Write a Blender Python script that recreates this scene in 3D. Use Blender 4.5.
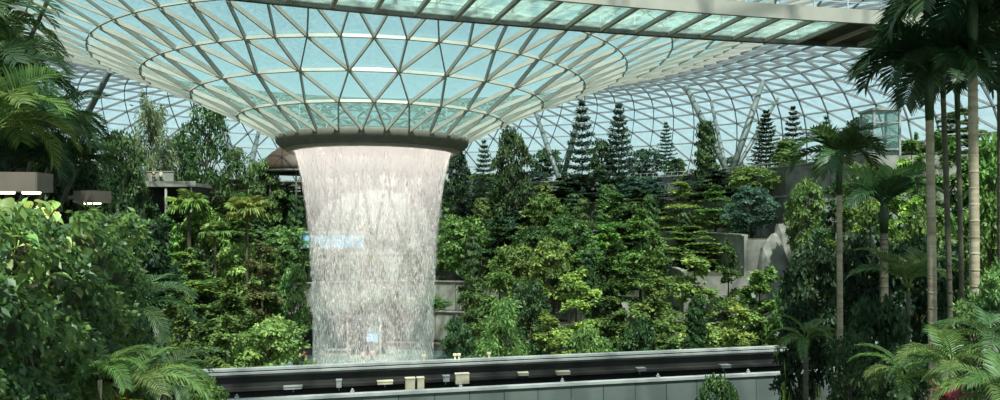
import bpy, math, random
import bmesh as _bm
import numpy as np
from mathutils import Vector, Matrix

for _o in list(bpy.data.objects):
    bpy.data.objects.remove(_o)
scene = bpy.context.scene
COL = scene.collection
R = random.Random(7)
G = np.random.default_rng(11)
PI = math.pi
F = 714.0            # focal length in pixels of the 1000 px wide frame
HOR = 220.0          # pixel row of the eye level (world z = 0)

# ------------------------------------------------------------------ camera, sky, sun, exposure
cam_d = bpy.data.cameras.new('camera')
cam = bpy.data.objects.new('camera', cam_d)
COL.objects.link(cam)
cam.location = (0, 0, 0)
cam.rotation_euler = (PI / 2, 0, 0)
cam_d.sensor_width = 36.0
cam_d.lens = F / 1000 * 36.0
cam_d.shift_y = (HOR - 200) / 1000.0
cam_d.clip_end = 2000
scene.camera = cam

world = bpy.data.worlds.new('sky')
scene.world = world
world.use_nodes = True
wn = world.node_tree.nodes
wl = world.node_tree.links
sky = wn.new('ShaderNodeTexSky')
sky.sky_type = 'NISHITA'
sky.sun_disc = False
sky.sun_elevation = math.radians(58)
sky.sun_rotation = math.radians(170)
sky.air_density = 1.0
sky.dust_density = 1.2
sky.ozone_density = 1.0
hsv = wn.new('ShaderNodeHueSaturation')
hsv.inputs['Saturation'].default_value = 0.78
hsv.inputs['Hue'].default_value = 0.45
wl.new(sky.outputs[0], hsv.inputs['Color'])
wl.new(hsv.outputs[0], wn['Background'].inputs[0])
wn['Background'].inputs[1].default_value = 0.145

sun_d = bpy.data.lights.new('sun', 'SUN')
sun_d.energy = 12.8
sun_d.angle = math.radians(1.5)
sun_d.color = (1.0, 0.90, 0.77)
sun = bpy.data.objects.new('sun', sun_d)
COL.objects.link(sun)
# light travels away from the viewer and steeply down
sun.rotation_euler = Vector((-0.10, 0.55, -1.0)).to_track_quat('-Z', 'Y').to_euler()

scene.view_settings.view_transform = 'Standard'
scene.view_settings.look = 'None'
scene.view_settings.exposure = 0.0
scene.view_settings.gamma = 1.0
scene.view_settings.use_curve_mapping = False
scene.cycles.transparent_max_bounces = 24
scene.cycles.max_bounces = 8
scene.cycles.diffuse_bounces = 3
scene.cycles.use_denoising = True


def PX(px, py, Y):
    return Vector(((px - 500) / F * Y, Y, (HOR - py) / F * Y))


# ------------------------------------------------------------------ helpers
def tag(o, label=None, cat=None, group=None, kind=None):
    if label: o['label'] = label
    if cat: o['category'] = cat
    if group: o['group'] = group
    if kind: o['kind'] = kind
    return o


def empty(name, loc=(0, 0, 0), rz=0.0, parent=None):
    o = bpy.data.objects.new(name, None)
    COL.objects.link(o)
    o.location = loc
    o.rotation_euler = (0, 0, rz)
    o.empty_display_size = 0.2
    if parent: o.parent = parent
    return o


def link(name, me, parent=None, loc=None, rot=None, scale=None, color=None):
    o = bpy.data.objects.new(name, me)
    COL.objects.link(o)
    if parent: o.parent = parent
    if loc is not None: o.location = loc
    if rot is not None: o.rotation_euler = rot
    if scale is not None: o.scale = scale
    if color is not None: o.color = (*color, 1)
    return o


class MB:
    """collects boxes, bars, tubes and lathes into one mesh"""
    def __init__(s):
        s.v = []; s.f = []; s.smooth = []

    def poly(s, verts, faces, smooth=False):
        b = len(s.v)
        s.v += [tuple(p) for p in verts]
        s.f += [tuple(b + i for i in f) for f in faces]
        s.smooth += [smooth] * len(faces)

    def box(s, c, size, m=None, ch=0.0):
        x, y, z = (k / 2 for k in size)
        c = Vector(c)
        pts = [Vector((sx * x, sy * y, sz * z)) for sz in (-1, 1) for sy in (-1, 1) for sx in (-1, 1)]
        if m is not None: pts = [m @ p for p in pts]
        s.poly([c + p for p in pts], [(0, 2, 3, 1), (4, 5, 7, 6), (0, 1, 5, 4), (2, 6, 7, 3), (0, 4, 6, 2), (1, 3, 7, 5)])

    def bar(s, a, b, w, d, up, drop=0.0):
        """rectangular bar from a to b; w across, d along -up; its top lies `drop` under the line"""
        a = Vector(a); b = Vector(b)
        t = (b - a).normalized()
        u = Vector(up); u = (u - t * u.dot(t)).normalized()
        q = t.cross(u) * (w / 2)
        pts = []
        for p in (a, b):
            for k in (-drop, -drop - d):
                for sg in (-1, 1):
                    pts.append(p + u * k + q * sg)
        s.poly(pts, [(0, 1, 3, 2), (4, 6, 7, 5), (0, 4, 5, 1), (2, 3, 7, 6), (0, 2, 6, 4), (1, 5, 7, 3)])

    def tube(s, pts, radii, n=8, cap=True):
        pts = [Vector(p) for p in pts]
        b = len(s.v)
        ref = None
        for i, p in enumerate(pts):
            t = (pts[min(i + 1, len(pts) - 1)] - pts[max(i - 1, 0)]).normalized()
            if ref is None:
                ref = Vector((1, 0, 0)) if abs(t.x) < 0.8 else Vector((0, 1, 0))
            u = (ref - t * ref.dot(t)).normalized(); w = t.cross(u); ref = u
            r = radii[i] if isinstance(radii, (list, tuple)) else radii
            for k in range(n):
                a = 2 * PI * k / n
                s.v.append(tuple(p + (u * math.cos(a) + w * math.sin(a)) * r))
        for i in range(len(pts) - 1):
            for k in range(n):
                s.f.append((b + i * n + k, b + i * n + (k + 1) % n, b + (i + 1) * n + (k + 1) % n, b + (i + 1) * n + k))
                s.smooth.append(True)
        if cap:
            s.f.append(tuple(b + k for k in reversed(range(n)))); s.smooth.append(False)
            e = b + (len(pts) - 1) * n
            s.f.append(tuple(e + k for k in range(n))); s.smooth.append(False)

    def lathe(s, prof, n=48, c=(0, 0, 0), a0=0.0, a1=2 * PI, closed_prof=False, smooth=True):
        b = len(s.v)
        full = abs(a1 - a0 - 2 * PI) < 1e-6
        m = n if full else n + 1
        for i in range(m):
            a = a0 + (a1 - a0) * i / n
            for r, z in prof:
                s.v.append((c[0] + r * math.cos(a), c[1] + r * math.sin(a), c[2] + z))
        k = len(prof)
        for i in range(n):
            j = (i + 1) % m
            for q in range(k if closed_prof else k - 1):
                q2 = (q + 1) % k
                s.f.append((b + i * k + q, b + j * k + q, b + j * k + q2, b + i * k + q2)); s.smooth.append(smooth)
        if not full and closed_prof:
            s.f.append(tuple(b + q for q in range(k))); s.smooth.append(False)
            e = b + n * k
            s.f.append(tuple(e + q for q in reversed(range(k)))); s.smooth.append(False)

    def mesh(s, name, mat):
        me = bpy.data.meshes.new(name)
        me.from_pydata(s.v, [], s.f)
        me.polygons.foreach_set('use_smooth', s.smooth)
        if mat: me.materials.append(mat)
        me.update()
        return me

    def build(s, name, mat, parent=None, loc=None, rot=None, scale=None):
        return link(name, s.mesh(name, mat), parent, loc, rot, scale)


# ------------------------------------------------------------------ materials
def newmat(name):
    m = bpy.data.materials.new(name)
    m.use_nodes = True
    nt = m.node_tree
    for n in list(nt.nodes): nt.nodes.remove(n)
    out = nt.nodes.new('ShaderNodeOutputMaterial')
    return m, nt, out


def noisy(name, c1, c2, scale=3.0, rough=0.6, metal=0.0, bump=0.0, detail=4.0, stretch=(1, 1, 1), spec=0.5):
    m, nt, out = newmat(name)
    L = nt.links
    tc = nt.nodes.new('ShaderNodeTexCoord')
    mp = nt.nodes.new('ShaderNodeMapping'); mp.inputs['Scale'].default_value = stretch
    no = nt.nodes.new('ShaderNodeTexNoise'); no.inputs['Scale'].default_value = scale; no.inputs['Detail'].default_value = detail
    cr = nt.nodes.new('ShaderNodeValToRGB')
    cr.color_ramp.elements[0].position = 0.3; cr.color_ramp.elements[1].position = 0.7
    cr.color_ramp.elements[0].color = (*c1, 1); cr.color_ramp.elements[1].color = (*c2, 1)
    b = nt.nodes.new('ShaderNodeBsdfPrincipled')
    b.inputs['Roughness'].default_value = rough; b.inputs['Metallic'].default_value = metal
    b.inputs['Specular IOR Level'].default_value = spec
    L.new(tc.outputs['Object'], mp.inputs[0]); L.new(mp.outputs[0], no.inputs[0]); L.new(no.outputs['Fac'], cr.inputs[0])
    L.new(cr.outputs[0], b.inputs['Base Color'])
    if bump > 0:
        bp = nt.nodes.new('ShaderNodeBump'); bp.inputs['Strength'].default_value = bump; bp.inputs['Distance'].default_value = 0.05
        L.new(no.outputs['Fac'], bp.inputs['Height']); L.new(bp.outputs[0], b.inputs['Normal'])
    L.new(b.outputs[0], out.inputs[0])
    return m


def glassmat(name, tint, haze=0.12, hazecol=(0.75, 0.85, 0.84), scale=1.5, gloss=0.05):
    """thin sheet glass: tinted transmission, a little scatter from frit and drops, a faint mirror"""
    m, nt, out = newmat(name)
    L = nt.links
    tc = nt.nodes.new('ShaderNodeTexCoord')
    no = nt.nodes.new('ShaderNodeTexNoise'); no.inputs['Scale'].default_value = scale; no.inputs['Detail'].default_value = 5
    L.new(tc.outputs['Object'], no.inputs[0])
    mr = nt.nodes.new('ShaderNodeMapRange')
    mr.inputs['From Min'].default_value = 0.35; mr.inputs['From Max'].default_value = 0.7
    mr.inputs['To Min'].default_value = haze * 0.5; mr.inputs['To Max'].default_value = haze * 1.5
    L.new(no.outputs['Fac'], mr.inputs[0])
    tr = nt.nodes.new('ShaderNodeBsdfTransparent'); tr.inputs[0].default_value = (*tint, 1)
    tl = nt.nodes.new('ShaderNodeBsdfTranslucent'); tl.inputs[0].default_value = (*hazecol, 1)
    gl = nt.nodes.new('ShaderNodeBsdfGlossy'); gl.inputs['Roughness'].default_value = 0.08
    gl.inputs[0].default_value = (0.85, 0.95, 0.93, 1)
    m1 = nt.nodes.new('ShaderNodeMixShader'); m2 = nt.nodes.new('ShaderNodeMixShader')
    L.new(mr.outputs[0], m1.inputs[0]); L.new(tr.outputs[0], m1.inputs[1]); L.new(tl.outputs[0], m1.inputs[2])
    m2.inputs[0].default_value = gloss
    L.new(m1.outputs[0], m2.inputs[1]); L.new(gl.outputs[0], m2.inputs[2])
    L.new(m2.outputs[0], out.inputs[0])
    return m


def leafmat(name='leaf', trans=0.35, gloss=0.06, rough=0.42):
    """colour comes from each object's own colour, varied leaf by leaf through the tint attribute"""
    m, nt, out = newmat(name)
    L = nt.links
    oi = nt.nodes.new('ShaderNodeObjectInfo')
    at = nt.nodes.new('ShaderNodeAttribute'); at.attribute_name = 'tint'
    hs = nt.nodes.new('ShaderNodeHueSaturation')
    mr = nt.nodes.new('ShaderNodeMapRange'); mr.inputs['To Min'].default_value = 0.45; mr.inputs['To Max'].default_value = 1.65
    L.new(at.outputs['Fac'], mr.inputs[0])
    mh = nt.nodes.new('ShaderNodeMapRange'); mh.inputs['To Min'].default_value = 0.53; mh.inputs['To Max'].default_value = 0.47
    L.new(at.outputs['Fac'], mh.inputs[0])
    L.new(mh.outputs[0], hs.inputs['Hue'])
    L.new(oi.outputs['Color'], hs.inputs['Color']); L.new(mr.outputs[0], hs.inputs['Value'])
    df = nt.nodes.new('ShaderNodeBsdfDiffuse'); tl = nt.nodes.new('ShaderNodeBsdfTranslucent')
    gl = nt.nodes.new('ShaderNodeBsdfGlossy'); gl.inputs['Roughness'].default_value = rough
    gl.inputs[0].default_value = (0.9, 0.95, 0.9, 1)
    L.new(hs.outputs[0], df.inputs[0]); L.new(hs.outputs[0], tl.inputs[0])
    m1 = nt.nodes.new('ShaderNodeMixShader'); m1.inputs[0].default_value = trans
    m2 = nt.nodes.new('ShaderNodeMixShader'); m2.inputs[0].default_value = gloss
    L.new(df.outputs[0], m1.inputs[1]); L.new(tl.outputs[0], m1.inputs[2])
    L.new(m1.outputs[0], m2.inputs[1]); L.new(gl.outputs[0], m2.inputs[2])
    L.new(m2.outputs[0], out.inputs[0])
    return m


def glow(name, col, strength):
    m, nt, out = newmat(name)
    e = nt.nodes.new('ShaderNodeEmission'); e.inputs[0].default_value = (*col, 1); e.inputs[1].default_value = strength
    nt.links.new(e.outputs[0], out.inputs[0])
    return m


def watermat(name, z_top, z_bot):
    """falling white water: closed under the lip, torn into vertical streaks further down"""
    m, nt, out = newmat(name)
    L = nt.links
    uv = nt.nodes.new('ShaderNodeUVMap'); uv.uv_map = 'fall'
    def streak(sx, sy, det):
        mp = nt.nodes.new('ShaderNodeMapping'); mp.inputs['Scale'].default_value = (sx, sy, 1)
        no = nt.nodes.new('ShaderNodeTexNoise'); no.inputs['Scale'].default_value = 1.0; no.inputs['Detail'].default_value = det
        L.new(uv.outputs[0], mp.inputs[0]); L.new(mp.outputs[0], no.inputs[0])
        return no.outputs['Fac']
    n1 = streak(640, 34, 2.0)
    n2 = streak(70, 3.0, 2.0)
    sep = nt.nodes.new('ShaderNodeSeparateXYZ'); L.new(uv.outputs[0], sep.inputs[0])
    # cover: 1.2 at the lip down to small at the foot
    cr = nt.nodes.new('ShaderNodeValToRGB')
    el = cr.color_ramp.elements
    el[0].position = 0.0; el[0].color = (1, 1, 1, 1)
    el[1].position = 1.0; el[1].color = (0.36, 0.36, 0.36, 1)
    for p, v in ((0.08, 0.97), (0.15, 0.64), (0.28, 0.49), (0.5, 0.42)):
        e = el.new(p); e.color = (v, v, v, 1)
    L.new(sep.outputs[1], cr.inputs[0])
    mixn = nt.nodes.new('ShaderNodeMath'); mixn.operation = 'MULTIPLY_ADD'
    mixn.inputs[1].default_value = 0.30; L.new(n2, mixn.inputs[0])
    sc = nt.nodes.new('ShaderNodeMath'); sc.operation = 'MULTIPLY'; sc.inputs[1].default_value = 0.70; L.new(n1, sc.inputs[0])
    L.new(sc.outputs[0], mixn.inputs[2])
    sub = nt.nodes.new('ShaderNodeMath'); sub.operation = 'SUBTRACT'; L.new(cr.outputs[0], sub.inputs[0]); L.new(mixn.outputs[0], sub.inputs[1])
    mr = nt.nodes.new('ShaderNodeMapRange'); mr.inputs['From Min'].default_value = -0.22; mr.inputs['From Max'].default_value = 0.23
    mr.inputs['To Min'].default_value = 0.0; mr.inputs['To Max'].default_value = 0.96
    L.new(sub.outputs[0], mr.inputs[0])
    tr = nt.nodes.new('ShaderNodeBsdfTransparent')
    df = nt.nodes.new('ShaderNodeBsdfDiffuse'); df.inputs[0].default_value = (0.92, 0.895, 0.92, 1)
    tl = nt.nodes.new('ShaderNodeBsdfTranslucent'); tl.inputs[0].default_value = (0.93, 0.905, 0.93, 1)
    m1 = nt.nodes.new('ShaderNodeMixShader'); m1.inputs[0].default_value = 0.5
    L.new(df.outputs[0], m1.inputs[1]); L.new(tl.outputs[0], m1.inputs[2])
    m2 = nt.nodes.new('ShaderNodeMixShader')
    L.new(mr.outputs[0], m2.inputs[0]); L.new(tr.outputs[0], m2.inputs[1]); L.new(m1.outputs[0], m2.inputs[2])
    L.new(m2.outputs[0], out.inputs[0])
    return m


def dropmat(name):
    m, nt, out = newmat(name)
    L = nt.links
    df = nt.nodes.new('ShaderNodeBsdfDiffuse'); df.inputs[0].default_value = (0.94, 0.91, 0.90, 1)
    tl = nt.nodes.new('ShaderNodeBsdfTranslucent'); tl.inputs[0].default_value = (0.94, 0.92, 0.91, 1)
    m1 = nt.nodes.new('ShaderNodeMixShader'); m1.inputs[0].default_value = 0.5
    L.new(df.outputs[0], m1.inputs[1]); L.new(tl.outputs[0], m1.inputs[2]); L.new(m1.outputs[0], out.inputs[0])
    return m


M = dict(
    steel=noisy('cream_steel', (0.29, 0.283, 0.255), (0.38, 0.37, 0.335), 0.6, 0.5),
    shadedsteel=noisy('shaded_shell_steel', (0.13, 0.145, 0.15), (0.19, 0.205, 0.21), 0.6, 0.5),  # beam steel with the shade on the outer shell's underside put into its colour
    rim=noisy('bronze_grey_rim', (0.115, 0.105, 0.088), (0.155, 0.14, 0.12), 1.2, 0.7),
    rim2=noisy('pale_soffit', (0.22, 0.205, 0.175), (0.28, 0.26, 0.23), 1.2, 0.5),
    glass=glassmat('roof_glass', (0.80, 0.91, 0.90), 0.06, (0.55, 0.74, 0.72), 4.0, 0.05),
    farglass=glassmat('shell_glass', (0.83, 0.915, 0.935), 0.06, (0.75, 0.86, 0.86), 1.0, 0.05),
    deckglass=glassmat('deck_glass', (0.85, 0.925, 0.90), 0.18, (0.62, 0.76, 0.70), 3.0, 0.06),
    column=noisy('green_grey_column', (0.085, 0.11, 0.105), (0.13, 0.16, 0.15), 1.0, 0.5),
    fascia=noisy('fascia_paint', (0.30, 0.285, 0.25), (0.37, 0.355, 0.31), 0.8, 0.5),
    darkbeam=noisy('dark_beam', (0.035, 0.035, 0.032), (0.06, 0.06, 0.055), 1.2, 0.5),
    black=noisy('black_panel', (0.012, 0.011, 0.011), (0.022, 0.020, 0.018), 2.0, 0.6),
    rail=noisy('rail_steel', (0.45, 0.47, 0.47), (0.58, 0.60, 0.60), 3.0, 0.35, 0.3),
    concrete=noisy('concrete', (0.14, 0.138, 0.122), (0.30, 0.29, 0.26), 0.8, 0.85, 0, 0.5, 8),
    soil=noisy('soil', (0.02, 0.022, 0.012), (0.06, 0.06, 0.03), 1.5, 0.95, 0, 0.6, 8),
    paving=noisy('paving', (0.18, 0.17, 0.15), (0.26, 0.25, 0.22), 0.9, 0.8),
    meadow=noisy('outside_ground', (0.10, 0.14, 0.08), (0.20, 0.22, 0.16), 0.05, 0.9),
    trackdark=noisy('track_dark', (0.010, 0.010, 0.009), (0.032, 0.031, 0.027), 0.7, 0.7, 0, 0.2, 6, (1, 1, 0.3)),
    cap=noisy('parapet_cap', (0.26, 0.275, 0.27), (0.36, 0.375, 0.36), 1.5, 0.5),
    parapet=noisy('parapet_panel', (0.085, 0.105, 0.10), (0.14, 0.165, 0.155), 0.5, 0.45),
    cream=noisy('cream_box', (0.62, 0.54, 0.38), (0.74, 0.66, 0.50), 3.0, 0.6),
    bark=noisy('bark', (0.055, 0.045, 0.03), (0.12, 0.10, 0.07), 3.0, 0.9, 0, 0.6, 6, (1, 1, 0.4)),
    palmbark=noisy('palm_bark', (0.22, 0.17, 0.11), (0.42, 0.35, 0.25), 2.0, 0.85, 0, 0.4, 6, (1, 1, 4)),
    darkpalmbark=noisy('dark_palm_bark', (0.05, 0.05, 0.03), (0.12, 0.11, 0.07), 2.0, 0.85, 0, 0.4, 6, (1, 1, 4)),
    leaf=leafmat('leaf', 0.40, 0.02, 0.5),
    glossleaf=leafmat('glossy_leaf', 0.38, 0.035, 0.45),
    blue=noisy('blue_panel', (0.22, 0.45, 0.72), (0.36, 0.60, 0.82), 0.6, 0.3),
    red=noisy('red_cloth', (0.50, 0.06, 0.035), (0.62, 0.10, 0.06), 3.0, 0.8),
    white=noisy('white_cloth', (0.70, 0.70, 0.68), (0.80, 0.80, 0.78), 3.0, 0.8),
    navy=noisy('dark_cloth', (0.02, 0.025, 0.04), (0.04, 0.045, 0.06), 3.0, 0.8),
    skin=noisy('skin', (0.40, 0.25, 0.17), (0.48, 0.31, 0.22), 3.0, 0.6),
    brown=noisy('brown_canopy', (0.038, 0.020, 0.013), (0.06, 0.031, 0.020), 0.7, 0.6),
    lampbox=noisy('lamp_housing', (0.10, 0.082, 0.062), (0.14, 0.115, 0.09), 3.0, 0.6),
    pool=noisy('pool_water', (0.10, 0.16, 0.15), (0.20, 0.26, 0.24), 0.8, 0.1),
)

# ------------------------------------------------------------------ ground and terraces
CX, CY = -14.1, 80.0            # axis of the falling water
FAR0 = PI / 2                   # direction away from the viewer
T_R = [17.0, 22.5, 28.0, 34.0, 40.0, 46.0, 52.0]
T_Z = [-17.0, -13.4, -9.6, -5.8, -2.0, 2.2, 6.4]     # level outside each radius
A0, A1 = math.radians(-10), math.radians(208)        # terraces run round the far side


def ground_z(x, y):
    dx, dy = x - CX, y - CY
    r = math.hypot(dx, dy)
    a = math.atan2(dy, dx)
    if a < -PI / 2: a += 2 * PI
    if not (A0 <= a <= A1): return -18.0
    z = -18.0
    for rr, zz in zip(T_R, T_Z):
        if r >= rr: z = zz
    return z


mb = MB(); mb.lathe([(0.0, -18.6), (420, -18.6), (420, -20), (0.0, -20)], 64, (CX, CY, 0))
tag(mb.build('ground_outside', M['meadow']), 'level ground around the glass dome, seen only through it', 'ground', kind='structure')
mb = MB(); mb.lathe([(0.01, -18.0), (100, -18.0), (100, -18.5), (0.01, -18.5)], 96, (CX, CY, 0))
floor = tag(mb.build('floor', M['soil']), 'valley floor of the indoor garden under the trees', 'floor', kind='structure')
for i in range(len(T_R)):
    r0 = T_R[i]
    r1 = T_R[i + 1] + 0.4 if i + 1 < len(T_R) else 94.0
    z = T_Z[i]
    zb = (T_Z[i - 1] if i else -18.0) - 0.3
    mb = MB()
    mb.lathe([(r0, zb), (r0, z), (r1, z), (r1, zb)], 120, (CX, CY, 0), A0, A1, True, smooth=False)
    lab = ['lowest', 'second', 'third', 'fourth', 'fifth', 'sixth', 'topmost'][i]
    tm = mb.mesh('floor_terrace', M['soil']); tm.materials.append(M['concrete'])
    for f in tm.polygons:
        if abs(f.normal.z) < 0.5: f.material_index = 1
    t = tag(link('floor_terrace', tm), lab + ' planted terrace of the far valley slope', 'terrace', kind='structure')
    w = empty('wall_terrace', (0, 0, 0))
    tag(w, 'concrete retaining wall holding the ' + lab + ' planted terrace', 'wall', kind='structure')
    # cast panels with open joints, each its own piece
    n = max(10, int(r0 * (A1 - A0) / 3.4))
    da = (A1 - A0) / n
    arc = MB()
    h = z - zb + 0.35
    wid = r0 * da * 0.965
    arc.box((0, 0, 0), (0.36, wid, h))
    pm = arc.mesh('panel', M['concrete'])
    arc = MB(); arc.box((-0.10, 0, h / 2 + 0.08), (0.62, wid, 0.16)); cm = arc.mesh('coping', M['concrete'])
    for k in range(n):
        a = A0 + (k + 0.5) * da
        rr = r0 - 0.16 + R.uniform(-0.04, 0.04)
        o = link('panel', pm, w, (CX + rr * math.cos(a), CY + rr * math.sin(a), zb + h / 2), (0, 0, a))
        link('coping', cm, o)

mb = MB(); mb.lathe([(0.01, -17.7), (15.2, -17.7), (15.2, -17.3), (16.0, -17.3), (16.0, -18.0), (0.01, -18.0)], 64, (CX, CY, 0))
tag(mb.build('floor_pool', M['pool']), 'round basin under the falling water', 'pool', kind='structure')

def bank_z(x, y):
    return min(-9.6 + 0.20 * (x - 6.0) + 0.12 * math.sin(x * 1.3 + y) + 0.15 * math.sin(y * 0.9), -4.5)


# bank on the right, and the raised bed with its planted wall on the left
mb = MB()
nx, ny = 26, 20
V = []
for j in range(ny + 1):
    for i in range(nx + 1):
        x = 7.6 + i * 1.5; y = 5 + j * 1.35
        z = bank_z(x, y)
        V.append((x, y, z))
fs = [(j * (nx + 1) + i, j * (nx + 1) + i + 1, (j + 1) * (nx + 1) + i + 1, (j + 1) * (nx + 1) + i) for j in range(ny) for i in range(nx)]
b0 = len(V)
rim = [i for i in range(nx + 1)] + [j * (nx + 1) + nx for j in range(1, ny + 1)] + [ny * (nx + 1) + i for i in range(nx - 1, -1, -1)] + [j * (nx + 1) for j in range(ny - 1, 0, -1)]
low = [(V[i][0], V[i][1], -18.2) for i in rim]
m = len(rim)
fs += [(rim[k], b0 + k, b0 + (k + 1) % m, rim[(k + 1) % m]) for k in range(m)]
mb.poly(V + low, fs, True)
tag(mb.build('floor_bank', M['soil']), 'sloping soil bank under the palms beside the guideway', 'bank', kind='structure')


def wall_x(y):
    return -5.05 - 0.33 * (y - 7.0)


mb = MB()
ya, yb = 3.2, 14.0
p = [(wall_x(ya), ya), (wall_x(yb), yb), (-17, yb + 1), (-17, ya)]
mb.poly([(x, y, -18.2) for x, y in p] + [(x, y, -0.15) for x, y in p],
        [(0, 1, 5, 4), (1, 2, 6, 5), (2, 3, 7, 6), (3, 0, 4, 7), (4, 5, 6, 7), (3, 2, 1, 0)])
tag(mb.build('wall_left', M['soil']), 'raised bed with a steep planted face under the two wall lights', 'wall', kind='structure')

# ------------------------------------------------------------------ glass roof: a ring shell that dips to the oculus
PROF = [(10.3, 9.0, 28), (14.4, 11.1, 28), (18.9, 13.05, 28), (23.4, 14.8, 56), (27.9, 16.5, 56), (32.5, 18.0, 56),
        (37.2, 19.4, 56), (42.0, 20.6, 112), (46.6, 21.5, 112), (51.2, 22.2, 112), (55.8, 22.6, 112), (60.4, 22.6, 112),
        (65.0, 22.2, 112), (69.6, 21.3, 112), (74.0, 20.0, 112), (78.4, 18.1, 112), (82.6, 15.6, 112), (86.6, 12.5, 112),
        (90.2, 8.8, 112), (93.2, 4.4, 112), (95.6, -0.6, 112), (97.2, -6.0, 112), (98.2, -11.8, 112), (98.6, -18.2, 112)]
PHI0 = math.atan2(-CY, -CX)     # from the axis towards the viewer
rings = []
ph = 0.5
for i, (r, z, n) in enumerate(PROF):
    if i == 0: ph = 0.5
    elif n == PROF[i - 1][2]: ph = 0.5 - ph
    else: ph = 0.0 if ph == 0.5 else 0.5
    rings.append([Vector((CX + r * math.cos(PHI0 + (k + ph) * 2 * PI / n), CY + r * math.sin(PHI0 + (k + ph) * 2 * PI / n), z)) for k in range(n)])
    PROF[i] = (r, z, n, ph)

panes = []; struts = []
for i in range(len(rings)):
    n = len(rings[i])
    for k in range(n): struts.append((rings[i][k], rings[i][(k + 1) % n], i, 'r'))
    if i + 1 == len(rings): break
    a, b = rings[i], rings[i + 1]
    na, nb = len(a), len(b)
    pa, pb = PROF[i][3], PROF[i + 1][3]
    for k in range(na):
        if na == nb:
            # lower node k at angle k+pa touches upper nodes at k+pa-.5 and k+pa+.5
            q = int(round(k + pa - 0.5 - pb))
            u0, u1 = b[q % nb], b[(q + 1) % nb]
            panes.append((a[k], u1, u0, i)); panes.append((a[k], a[(k + 1) % na], u1, i))
            struts.append((a[k], u0, i, 'd')); struts.append((a[k], u1, i, 'd'))
        else:
            ang = 2 * (k + pa)
            q = int(round(ang - pb))
            if abs(ang - pb - q) < 0.01:
                u = [b[(q + j) % nb] for j in (-1, 0, 1)]
                panes += [(a[k], u[1], u[0], i), (a[k], u[2], u[1], i), (a[k], a[(k + 1) % na], u[2], i)]
                struts += [(a[k], x, i, 'd') for x in u]
            else:
                q = int(math.floor(ang - pb))
                u = [b[(q + j) % nb] for j in (0, 1, 2)]
                panes += [(a[k], u[1], u[0], i), (a[k], u[2], u[1], i), (a[k], a[(k + 1) % na], u[2], i)]
                struts += [(a[k], x, i, 'd') for x in u]


def shell_up(p, i):
    r, z = PROF[i][0], PROF[i][1]
    j = min(i + 1, len(PROF) - 1); h = max(i - 1, 0)
    tr, tz = PROF[j][0] - PROF[h][0], PROF[j][1] - PROF[h][1]
    d = Vector((p.x - CX, p.y - CY, 0)).normalized()
    return (d * -tz + Vector((0, 0, 1)) * tr).normalized()


def projected(ps):
    q = []
    for p in ps:
        if p.y < 3: return 0.0
        x = 500 + p.x / p.y * F; y = HOR - p.z / p.y * F
        q.append((x, y))
    cx = sum(x for x, y in q) / len(q); cy = sum(y for x, y in q) / len(q)
    if not (-10 < cx < 1010 and -10 < cy < 330): return 0.0
    return abs(sum(q[k][0] * q[(k + 1) % len(q)][1] - q[(k + 1) % len(q)][0] * q[k][1] for k in range(len(q)))) / 2 if len(q) > 2 else math.dist(*q)


roof = empty('ceiling', (CX, CY, 0))
tag(roof, 'glass and steel dome roof dipping to a round opening over the waterfall', 'roof', kind='structure')
roff = Vector((-CX, -CY, 0))


def pane_geo(mbx, tri):
    a, b, c, i = tri
    nrm = (b - a).cross(c - a).normalized()
    if nrm.dot(shell_up(a, i)) < 0: nrm = -nrm
    g = (a + b + c) / 3
    k = 0.985
    pts = [g + (p - g) * k for p in (a, b, c)]
    o = nrm * 0.05
    mbx.poly([p + roff + o * 0.2 for p in pts] + [p + roff + o for p in pts], [(0, 2, 1), (3, 4, 5), (0, 1, 4, 3), (1, 2, 5, 4), (2, 0, 3, 5)])


def strut_geo(mbx, st):
    a, b, i, kind = st
    u = shell_up((a + b) / 2, i)
    far = i >= 8
    deep = (0.40 if kind == 'd' else 0.32) * (1.0 if i < 4 else (0.62 if i < 10 else 0.85))
    w = 0.13 if far else 0.12
    mbx.bar(a + roff, b + roff, w, deep, u, 0.012 if kind == 'd' else 0.016)


order = sorted(range(len(panes)), key=lambda k: -projected(panes[k][:3]))
big = set(order[:300])
rest_near = MB(); rest_far = MB()
for k, t in enumerate(panes):
    if k in big:
        mbx = MB(); pane_geo(mbx, t)
        mbx.build('pane', M['glass'] if t[3] < 7 else M['farglass'], roof)
    else:
        pane_geo(rest_near if t[3] < 7 else rest_far, t)
tag(rest_near.build('glazing_inner', M['glass'], roof), kind='stuff')
tag(rest_far.build('glazing_outer', M['farglass'], roof), kind='stuff')
order = sorted(range(len(struts)), key=lambda k: -projected(struts[k][:2]))
big = set(order[:300])
rest = MB(); rest2 = MB()
for k, t in enumerate(struts):
    if k in big:
        mbx = MB(); strut_geo(mbx, t); mbx.build('beam', M['steel'] if t[2] < 8 else M['shadedsteel'], roof)
    else:
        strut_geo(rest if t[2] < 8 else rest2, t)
tag(rest.build('beam_lattice_inner', M['steel'], roof), kind='stuff')
tag(rest2.build('beam_lattice_outer', M['shadedsteel'], roof), kind='stuff')

# the rim of the opening
mb = MB()
mb.lathe([(10.55, 8.35), (10.6, 8.95), (10.45, 9.1), (10.1, 9.15), (9.0, 9.0), (8.75, 8.0), (8.9, 7.75), (9.55, 7.62), (10.1, 7.9)], 112, (0, 0, 0), closed_prof=True)
mb.build('rim', M['rim'], roof)
mb = MB()
mb.lathe([(9.62, 7.58), (9.62, 7.66), (8.95, 7.80), (8.72, 7.72), (8.72, 7.45), (8.85, 7.36), (9.3, 7.40)], 112, (0, 0, 0), closed_prof=True)
mb.build('rim_soffit', M['rim2'], roof)

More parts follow.
